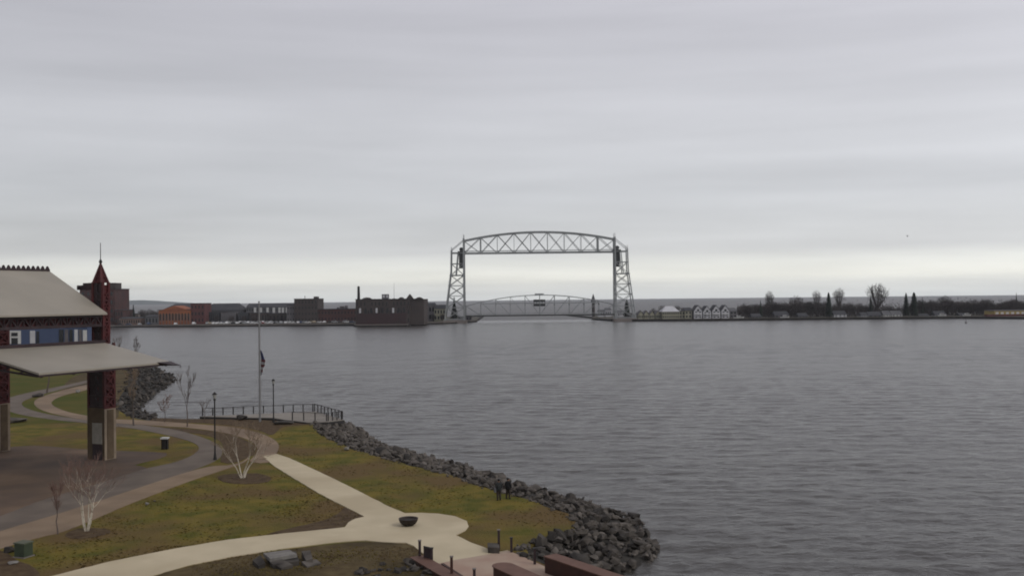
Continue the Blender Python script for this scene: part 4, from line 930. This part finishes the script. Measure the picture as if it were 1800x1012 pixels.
# ------------------------------------------------------------------ lift bridge
BY = 771.0
def bp(px, py, dy=0.0):
    v = aty(px, py, BY); v.y += dy; return v
def bridge():
    root = thing('lift_bridge', 'grey steel aerial lift bridge with arched top truss and lowered span', 'bridge', bp(948, 566))
    O = ORI[root.name]
    def bar(name, parts, m, parent, **k):
        mb = MB()
        for s in parts: mb.bar(s[0], s[1], s[2], s[3] if len(s) > 3 else None)
        return mb.build(name, m, parent, **k)
    D = 5.0
    xl, xr = bp(815.5, 443).x, bp(1080, 443).x; zb = 51.9; zwt = Z_W
    n = 9; xs = [xl + (xr - xl) * i / n for i in range(n + 1)]
    def ztop(x): t = (x - xl) / (xr - xl) * 2 - 1; return zb + 9.6 + 6.3 * (1 - t * t)
    top = None
    for dy in (-D, D):
        pts = [Vector((x, BY + dy, ztop(x))) for x in [xl + (xr - xl) * i / 36 for i in range(37)]]
        mb = MB()
        for p, q in zip(pts, pts[1:]): mb.bar(p, q, 1.0, 1.1)
        if top is None:
            top = mb.build('top_truss', M_bridge, root)
        else: mb.build('upper_chord', M_bridge, top)
        bar('lower_chord', [((xl, BY + dy, zb), (xr, BY + dy, zb), 1.0, 1.2)], M_bridge, top)
        bar('side_rail', [((xl, BY + dy, zb + 1.7), (xr, BY + dy, zb + 1.7), .3, .3)], M_bridge, top)
        for i in range(n):
            a, b = xs[i], xs[i + 1]; w = .42
            bar('diagonal', [((a, BY + dy, zb), (b, BY + dy, ztop(b)), w)], M_bridge, top); bar('diagonal', [((b, BY + dy, zb), (a, BY + dy, ztop(a)), w)], M_bridge, top)
        for i in range(n + 1):
            w = .95 if i in (0, 1, n - 1, n) else .32; bar('vertical', [((xs[i], BY + dy, zb), (xs[i], BY + dy, ztop(xs[i])), w)], M_bridge, top)
    mb = MB()
    for i in range(n + 1):
        for z in (zb, ztop(xs[i])): mb.bar((xs[i], BY - D, z), (xs[i], BY + D, z), .4)
        if i < n: mb.bar((xs[i], BY - D, zb), (xs[i + 1], BY + D, zb), .25); mb.bar((xs[i], BY - D, ztop(xs[i])), (xs[i + 1], BY + D, ztop(xs[i + 1])), .25)
    mb.build('cross_bracing', M_bridge, top)
    # thin catwalk rails seen inside the truss
    # towers
    for s, xin in ((-1, xl), (1, xr)):
        tw = None
        def X(m_): return xin + s * m_
        for dy in (-1, 1):
            yo = BY + dy * D
            # inner leg, slightly splayed at the foot along the depth
            mb = MB(); mb.bar((X(0), yo, zb + 11.5), (X(0), yo + dy * 3, zwt + .5), 1.2, 1.2)
            if tw is None: tw = mb.build('tower', M_bridge, root)
            else: mb.build('leg', M_bridge, tw)
            f = [(9.6, zb + 2.5, 0), (10.0, zb - 14, 0.4), (11.6, zb - 26, 1.2), (15.2, zwt + .5, 3)]
            mb = MB()
            for (m0, z0, e0), (m1, z1, e1) in zip(f, f[1:]): mb.bar((X(m0), yo + dy * e0, z0), (X(m1), yo + dy * e1, z1), .85)
            mb.build('leg', M_bridge, tw)
            def outer(z):
                for (m0, z0, e0), (m1, z1, e1) in zip(f, f[1:]):
                    if z1 <= z <= z0: t = (z0 - z) / (z0 - z1); return Vector((X(m0 + (m1 - m0) * t), yo + dy * (e0 + (e1 - e0) * t), z))
                return Vector((X(f[0][0]), yo, z))
            def inner(z): t = (zb - z) / (zb - zwt); return Vector((X(0), yo + dy * 3 * max(0, t), z))
            lv = [zb + .3, zb - 8, zb - 17, zb - 25, zb - 33, zb - 42, zwt + 3]
            for i, z in enumerate(lv):
                bar('strut', [(inner(z), outer(z), .5 if i not in (0, 2) else .9)], M_bridge, tw)
                if i < len(lv) - 1 and i > 0:
                    z2 = lv[i + 1]; bar('diagonal', [(inner(z), outer(z2), .42)], M_bridge, tw); bar('diagonal', [(outer(z), inner(z2), .42)], M_bridge, tw)
            bar('diagonal', [(Vector((X(0), yo, zb + 10.3)), Vector((X(9.6), yo, zb + 2.5)), .4)], M_bridge, tw)
            bar('inner_post', [(Vector((X(4.5), yo, zb)), Vector((X(6.2), yo + dy * .5, zb - 17)), .7)], M_bridge, tw)
            bar('mast', [((X(0), yo, zb + 11), (X(0), yo, zb + 14.5), .35)], M_bridge, tw); bar('mast', [((X(9.6), yo, zb + 2), (X(9.6), yo, zb + 5), .3)], M_bridge, tw)
        mb = MB()
        for z in (zb + 1, zb - 8, zb - 17, zb - 25, zb - 33, zb - 42):
            e = 3 * max(0, (zb - z) / (zb - zwt)); mb.bar((X(0), BY - D - e, z), (X(0), BY + D + e, z), .5); mb.bar((X(9.6 + 2 * e * .8), BY - D - e, z), (X(9.6 + 2 * e * .8), BY + D + e, z), .4)
            mb.bar((X(0), BY - D - e, z), (X(0), BY + D + e, z - 8), .3); mb.bar((X(0), BY + D + e, z), (X(0), BY - D - e, z - 8), .3)
        mb.build('portal_bracing', M_bridge, tw)
        MB().box((min(X(.9), X(3.7)), BY - 4, zb - 11.5), (max(X(.9), X(3.7)), BY + 4, zb + 1)).build('counterweight', M_bridgedk, tw)
        MB().box((min(X(-1.2), X(4.5)), BY - 5.6, zb + .4), (max(X(-1.2), X(4.5)), BY + 5.6, zb + 1.6)).build('sheave_platform', M_bridgedk, tw)
        for dy in (-4, 4): 
            mb = MB(); mb.bar((X(1.8), BY + dy - .4, zb + 3), (X(1.8), BY + dy + .4, zb + 3), 3.2, n=16); mb.build('sheave', M_bridgedk, tw)
        MB().box((min(X(-2), X(17)), BY - 10, -3), (max(X(-2), X(17)), BY + 10, ZL + .6)).build('pier_base', M_quay, tw)
    # lowered lift span
    zd = 3.6; sp = None
    def zt2(x): t = (x - xl) / (xr - xl) * 2 - 1; return zd + 7.0 + 8.4 * (1 - t * t)
    m2 = 10; xs2 = [xl + 1.2 + (xr - xl - 2.4) * i / m2 for i in range(m2 + 1)]
    mb = MB(); mb.box((xl + .9, BY - 4.4, zd - .7), (xr - .9, BY + 4.4, zd + .3)); sp = mb.build('lift_span', M_bridgedk, root)
    for dy in (-4.6, 4.6):
        mb = MB(); pts = [Vector((x, BY + dy, zt2(x))) for x in [xs2[0] + (xs2[-1] - xs2[0]) * i / 24 for i in range(25)]]
        for p, q in zip(pts, pts[1:]): mb.bar(p, q, .5, .6)
        mb.build('arched_chord', M_bridge, sp); bar('middle_rail', [((xs2[1], BY + dy, zd + 9.2), (xs2[-2], BY + dy, zd + 9.2), .45, .7)], M_bridge, sp)
        bar('span_rail', [((xl + 1, BY + dy, zd + 1.3), (xr - 1, BY + dy, zd + 1.3), .25)], M_bridge, sp)
        for i in range(m2 + 1): bar('hanger', [((xs2[i], BY + dy, zd), (xs2[i], BY + dy, zt2(xs2[i])), .35)], M_bridge, sp)
        for i in range(m2): a, b = (xs2[i], xs2[i + 1]) if i < m2 / 2 else (xs2[i + 1], xs2[i]); bar('span_diagonal', [((a, BY + dy, zt2(a)), (b, BY + dy, zd), .25)], M_bridge, sp)
    mb = MB()
    for x in xs2:
        mb.bar((x, BY - 4.6, zt2(x)), (x, BY + 4.6, zt2(x)), .3)
        mb.bar((x, BY - 4.6, zd + 8.0), (x, BY + 4.6, zd + 8.0), .5, .9) if zt2(x) > zd + 8.5 else None
    mb.build('portal_strut', M_bridgedk, sp)
    c = bp(948, 530)
    MB().box((c.x - 4.5, BY - 3.5, zd + 6.8), (c.x + 4.5, BY + 3.5, zd + 12.0)).build('operator_house', M_bridgedk, sp)
    MB().box((c.x - 3.4, BY - 3, zd + 15.5), (c.x + 3.4, BY + 3, zd + 16.6)).build('machinery_cover', M_bridge, sp)
    for k in range(4): MB().box((c.x - 3.9 + k * 2.1, BY - 3.6, zd + 8.6), (c.x - 2.4 + k * 2.1, BY - 3.5, zd + 10.1)).build('operator_window', M_pale, sp)
bridge()

# ------------------------------------------------------------------ far vehicles
def car_proto(m, name='parked_car', L=4.5, H=1.5, W=1.8):
    o = thing(name, 'x', 'car', (0, 0, 0)); mb = MB(); h = L / 2; w = W / 2
    prof = [(-h, .3), (h, .3), (h, .78), (h * .55, .92), (h * .28, H), (-h * .5, H), (-h * .8, .98), (-h, .9)]; k = len(prof)
    mb.add([(x, -w, z) for x, z in prof] + [(x, w, z) for x, z in prof], [tuple(range(k)), tuple(range(k, 2 * k))[::-1]] + [(i, k + i, k + (i + 1) % k, (i + 1) % k) for i in range(k)]); mb.build('body', m, o)
    for x in (-h * .62, h * .62):
        for y in (-w, w): MB().bar((x, y - .1, .33), (x, y + .1, .33), .66, n=10).build('wheel', M_tyre, o)
    for y in (-w - .01, w + .01): MB().add([(-h * .55, y, 1.0), (h * .42, y, 1.0), (h * .22, y, H - .1), (-h * .42, y, H - .1)], [(0, 1, 2, 3)]).build('side_window', M_glass, o)
    return o
names = ['white', 'silver', 'black', 'dark blue', 'red', 'tan']
protos = [car_proto(m) for m in M_truck]; first = [True] * 6
rnd = random.Random(19); cars = []
for px in list(range(364, 515, 6)) + [525, 530, 536, 541, 547, 553, 563, 570, 582, 589, 597, 606, 611, 619]:
    cars.append((px + rnd.uniform(-1.2, 1.2), rnd.uniform(752, 761), rnd.choices(range(6), [6, 3, 1.4, .8, .5, 1])[0]))
for px in range(366, 512, 8): cars.append((px + rnd.uniform(-2, 2), rnd.uniform(766, 774), rnd.choices(range(6), [5, 4, 1, 1, .5, 1])[0]))
for px in (212, 226, 246, 262, 309, 341): cars.append((px, rnd.uniform(752, 758), 0 if px > 300 else rnd.randrange(6)))
for px, Y, k in cars:
    x = aty(px, 560, Y).x; zone = 'by the tan shops' if px < 275 else ('before the orange building' if px < 350 else ('in the lot before the grey hotels' if px < 515 else 'along the quay before the brick warehouse'))
    row = ' in the rear row' if Y > 764 else ''
    lb = '%s car parked%s %s' % (names[k], row, zone); rot = math.pi / 2 * (rnd.random() < .5) + rnd.gauss(0, .05); loc = (x, Y, ZL); sc_ = (1, 1, rnd.choice((1, 1, 1.25)))
    if first[k]:
        o = protos[k]; o.location = loc; o.rotation_euler.z = rot; o['label'] = lb; o['group'] = 'cars parked along the far quay'; first[k] = False
    else: copy_thing(protos[k], loc, rot, sc_, lb, 'cars parked along the far quay')
for k, f_ in enumerate(first):
    if f_:
        for c_ in list(protos[k].children): bpy.data.objects.remove(c_)
        bpy.data.objects.remove(protos[k])
# small white motor boat by the east shore, a buoy and a gull
def boat(px, Y, label, L=8):
    x = aty(px, 560, Y).x; z = ZL; o = thing('motor_boat', label, 'boat', (x, Y, z)); mb = MB()
    mb.add([(x - L / 2, Y - 1.2, z + .9), (x + L * .3, Y - 1.2, z + 1.0), (x + L / 2, Y, z + 1.3), (x + L * .3, Y + 1.2, z + 1.0), (x - L / 2, Y + 1.2, z + .9), (x - L / 2, Y - .8, z), (x + L * .25, Y - .7, z), (x + L * .42, Y, z), (x + L * .25, Y + .7, z), (x - L / 2, Y + .8, z)],
           [(0, 1, 2, 3, 4), (9, 8, 7, 6, 5)] + [(i, 5 + i, 5 + (i + 1) % 5, (i + 1) % 5) for i in range(5)]); mb.build('hull', M_white, o)
    MB().box((x - 1.5, Y - .9, z + 1), (x + 1.2, Y + .9, z + 2.1)).build('cabin', M_white, o); MB().box((x - 1.3, Y - .95, z + 1.3), (x + 1.25, Y + .95, z + 1.8)).build('cabin_window', M_glass, o)
boat(1299, 762, 'white motor boat hauled out beside the gabled row'); boat(1380, 762, 'white motor boat ashore before the grey bungalow', 7); boat(1700, 758, 'small white boat ashore before the dark wood', 6); boat(1656, 759, 'white boat ashore before the pale pointed house', 6)
def buoy(px, py, label, k=1.0):
    p = at(px, py, Z_W); o = thing('buoy', label, 'buoy', p); MB().lathe(p, [(.5 * k, -.3), (.62 * k, .1), (.55 * k, .6 * k), (.2 * k, .9 * k)], 10).build('float', M_steeldk, o); MB().lathe(p, [(.1 * k, .9 * k), (.1 * k, 2.2 * k), (.28 * k, 2.3 * k), (.05, 2.9 * k)], 8).build('topmark', M_steeldk, o)
buoy(1698, 568, 'dark buoy floating off the right shore'); buoy(317, 645, 'small dark float on the water beyond the canopy tip', .35)
def gull(px, py, Y, label):
    p = aty(px, py, Y); o = thing('gull', label, 'bird', p)
    MB().lathe(p, [(.02, -.22), (.09, -.1), (.1, .05), (.05, .2), (.01, .25)], 8).build('body', M_grey, o).rotation_euler = (0, 0, 0)
    for s in (-1, 1): MB().add([p + Vector((0, -.08, .05)), p + Vector((0, .1, .05)), p + Vector((s * .4, .06, .22)), p + Vector((s * .75, .0, .1)), p + Vector((s * .4, -.1, .2))], [(0, 4, 2, 1), (4, 3, 2)]).build('wing', M_grey, o)
gull(1595, 415, 230, 'single gull flying in the sky above the right shore')

# ------------------------------------------------------------------ far trees
def far_proto(seed, mc, **k):
    tr, cr = grow(seed, **k); o = thing('bare_tree', 'x', 'tree', (0, 0, 0)); tr.build('trunk', M_twigdk, o); cr.build('crown', mc, o); return o
def round_proto(seed, mc, c0, rx, n, tw, limbs=9):
    """trunk, fanned limbs and a crown of fine twigs filling an egg-shaped volume; height 10"""
    rnd = random.Random(seed); tr = MB(); cr = MB(); zb_ = 10 * c0
    tr.bar((0, 0, -.2), (0, 0, zb_ + .6), .5, n=6, w2=.34)
    zc = (10 + zb_) / 2; rz = (10 - zb_) / 2
    for i in range(limbs):
        a = 6.28 * i / limbs + rnd.uniform(-.2, .2); q = rnd.uniform(.25, .8); p = Vector((0, 0, zb_ * rnd.uniform(.6, 1.0)))
        e = Vector((math.cos(a) * rx * q, math.sin(a) * rx * q, zc + rz * rnd.uniform(.2, .75) * (1.1 - q * .5))); m_ = p.lerp(e, .5) + Vector((math.cos(a), math.sin(a), 0)) * .35
        tr.bar(p, m_, .26, n=4, w2=.16, cap=False); tr.bar(m_, e, .16, n=4, w2=.07, cap=False)
        for k in range(5):
            f = rnd.uniform(.2, 1); s_ = m_.lerp(e, f); d = Vector((rnd.gauss(0, 1), rnd.gauss(0, 1), abs(rnd.gauss(.6, .5)))).normalized(); cr.bar(s_, s_ + d * rnd.uniform(.9, 1.9), .09, n=3, w2=.03, cap=False)
    for i in range(n):
        d = Vector((rnd.gauss(0, 1), rnd.gauss(0, 1), rnd.gauss(0, 1))).normalized(); q = rnd.random() ** .45
        lump = .86 + .22 * noise.noise(d * 2.2 + Vector((seed, 0, 0)))
        p = Vector((d.x * rx * q * lump, d.y * rx * q * lump, zc + d.z * rz * q * lump)); o_ = (p - Vector((0, 0, zb_))).normalized() * rnd.uniform(.4, 1.0)
        s_ = Vector((rnd.gauss(0, 1), rnd.gauss(0, 1), rnd.gauss(0, .4))).normalized() * tw * rnd.uniform(.6, 1.3)
        o_ += Vector((rnd.gauss(0, .2), rnd.gauss(0, .2), rnd.gauss(0, .15)))
        cr.add([p - o_ * .5 - s_, p - o_ * .5 + s_, p + o_ * .5], [(0, 1, 2)])
    o = thing('bare_tree', 'x', 'tree', (0, 0, 0)); tr.build('trunk', M_twigdk, o); cr.build('crown', mc, o); return o
FP = []
for k_, args in ((0, (201, M_twigfar, .32, 2.5, 900, .045)), (1, (202, M_twigfar, .24, 3.7, 1300, .045)), (2, (203, M_twigdk, .06, 3.6, 1500, .085)), (3, (204, M_twigdk, .10, 4.4, 1500, .08)), (4, (205, M_twigfar, .36, 2.6, 800, .04))):
    FP.append(round_proto(*args))
used = set()
def ftree(k, px, yt, Y, label, wide=1.0, group=None):
    H = (aty(px, yt, Y).z - ZL); Hm = H; loc = (aty(px, 550, Y).x, Y, ZL); s = H / 10
    rot = random.Random(px * 7).uniform(0, 6.28)
    if group: label = ('tall ' if H > 15.5 else 'low ' if H < 11 else '') + label.replace('dark bare tree', ('many-stemmed ' if k == 2 else 'round-crowned ') + 'dark bare tree')
    if k not in used:
        used.add(k); o = FP[k]; o.location = loc; o.scale = (s * wide, s * wide, s); o['label'] = label; o.rotation_euler.z = rot
        if group: o['group'] = group
    else: copy_thing(FP[k], loc, rot, (s * wide, s * wide, s), label, group)
ftree(1, 1543, 493, 790, 'largest bare tree with a broad rounded crown on the right shore', 1.05)
ftree(4, 1475, 503, 795, 'bare fan shaped tree rising right of the dark conifer', .9)
ftree(0, 1353, 508, 790, 'tall bare tree left of the dark wooded clump', .8)
ftree(4, 1436, 507, 790, 'bare tree with a narrow forked crown left of the dark conifer', .75)
ftree(3, 1400, 517, 780, 'broad dark bare tree with a domed crown left of centre in the wood', 1.0)
ftree(3, 1661, 517, 785, 'broad domed bare tree on the right of the wood', 1.1)
conifer('conifer', 'dense dark columnar conifer on the right shore', 7, (aty(1457, 550, 770).x, 770, ZL), aty(1457, 514, 770).z - ZL, 3.4, n=1500, shape=.55)
conifer('conifer', 'narrow dark conifer left of the two topped pine', 8, (aty(1593, 550, 772).x, 772, ZL), aty(1593, 515, 772).z - ZL, 3.0, n=1200, shape=.6)
conifer('conifer', 'dark pine with an uneven flat top', 9, (aty(1607, 550, 772).x, 772, ZL), aty(1607, 514, 772).z - ZL, 3.6, n=1100, shape=.4)
conifer('conifer', 'dark conifer under the largest bare tree', 10, (aty(1531, 550, 776).x, 776, ZL), aty(1531, 522, 776).z - ZL, 2.5, n=900, shape=.7)
conifer('conifer', 'small spiky conifer in the middle of the right wood', 12, (aty(1622, 550, 776).x, 776, ZL), aty(1622, 523, 776).z - ZL, 1.8, n=700)
conifer('conifer', 'thin conifer spike near the right edge', 13, (aty(1787, 550, 790).x, 790, ZL), aty(1787, 515, 790).z - ZL, 1.4, n=600)
conifer('conifer', 'dark conifer before the left bridge tower', 14, (aty(798.5, 550, 800).x, 800, ZL), aty(798.5, 523, 800).z - ZL, 4.2, n=1000)
conifer('conifer', 'dark evergreen at the foot of the right bridge tower', 15, (aty(1102, 550, 795).x, 795, ZL), aty(1102, 527, 795).z - ZL, 3.4, n=1100, shape=.5)
conifer('conifer', 'pointed dark spruce behind the long tan building', 16, (aty(234.5, 550, 790).x, 790, ZL), aty(234.5, 536, 790).z - ZL, 3.0, n=900)
conifer('conifer', 'small dark conifer among the townhouses and the wood', 17, (aty(1337, 550, 776).x, 776, ZL), aty(1337, 529, 776).z - ZL, 2.4, n=800)
rnd = random.Random(31)
def stretch(x0, x1, step, y0, y1, label, ks=(2, 3), Y0=775, Y1=800, wide=1.0):
    x = x0
    while x < x1:
        ftree(rnd.choice(ks), x + rnd.uniform(-2, 2), rnd.uniform(y0, y1), rnd.uniform(Y0, Y1), label, wide * rnd.uniform(.9, 1.2), 'bare trees of the far shore'); x += step * rnd.uniform(.8, 1.2)
stretch(1300, 1345, 5, 531, 537, 'dark bare tree between the gabled row and the bungalow')
stretch(1345, 1450, 5, 526, 533, 'dark bare tree around the bungalow', wide=1.1)
stretch(1465, 1540, 5.5, 527, 538, 'dark bare tree between the columnar conifer and the largest tree')
stretch(1545, 1600, 9, 533, 541, 'dark bare tree behind the white houses')
stretch(1605, 1700, 5, 522, 531, 'dark bare tree of the wood right of the pines', wide=1.15)
stretch(1700, 1830, 5.5, 522, 533, 'dark bare tree of the wood behind the yellow building', wide=1.1)
stretch(1110, 1160, 12, 544, 549, 'low bush on the bank right of the bridge', wide=1.4)
stretch(1150, 1300, 12, 534, 540, 'bare tree behind the large pale house and the gabled row', ks=(0, 1, 4), Y0=795, Y1=815)
stretch(200, 232, 8, 541, 547, 'brown bare tree beside the tall brick building', wide=1.1)
stretch(250, 282, 10, 541, 546, 'dark tree left of the orange building')
stretch(360, 515, 21, 549, 554, 'small dark tree in the parking lot', Y0=764, Y1=776)
stretch(748, 790, 14, 548, 553, 'small tree by the houses left of the bridge', Y0=764, Y1=768)
# undergrowth under the right wood
mb = MB(); rnd = random.Random(3)
for k in range(16000):
    px = rnd.uniform(1296, 1840); Y = rnd.uniform(772, 812); x = aty(px, 550, Y).x; z = ZL + abs(rnd.gauss(0, 4.2)); a = rnd.uniform(0, 3.14); s = rnd.uniform(.3, .9)
    mb.add([(x, Y, z), (x + math.cos(a) * s, Y + math.sin(a) * s, z + rnd.uniform(-.2, .6)), (x + rnd.uniform(-.1, .1), Y, z + s)], [(0, 1, 2)])
o = mb.build('undergrowth', M_twigdk, kind='stuff'); tag(o, 'dark tangle of brush under the trees of the right shore', 'undergrowth')
o = tufts().build('grass_tufts', [M_lawn, M_mulchg], kind='stuff'); tag(o, 'short winter grass and dead leaves on the lawns', 'grass')

# ------------------------------------------------------------------ thin lake haze
HZ = 6e-5
mh = bpy.data.materials.new('haze_air'); mh.use_nodes = True; nt = mh.node_tree
nt.nodes.remove(nt.nodes['Principled BSDF']); pvol = nt.nodes.new('ShaderNodeVolumePrincipled')
pvol.inputs['Color'].default_value = (.86, .90, .96, 1); pvol.inputs['Density'].default_value = HZ
nt.links.new(pvol.outputs[0], nt.nodes['Material Output'].inputs['Volume'])
hz = MB().box((-9000, -600, -7), (9000, 9000, 130)).build('haze', mh, kind='stuff'); hz['label'] = 'thin pale haze over the lake and harbour'
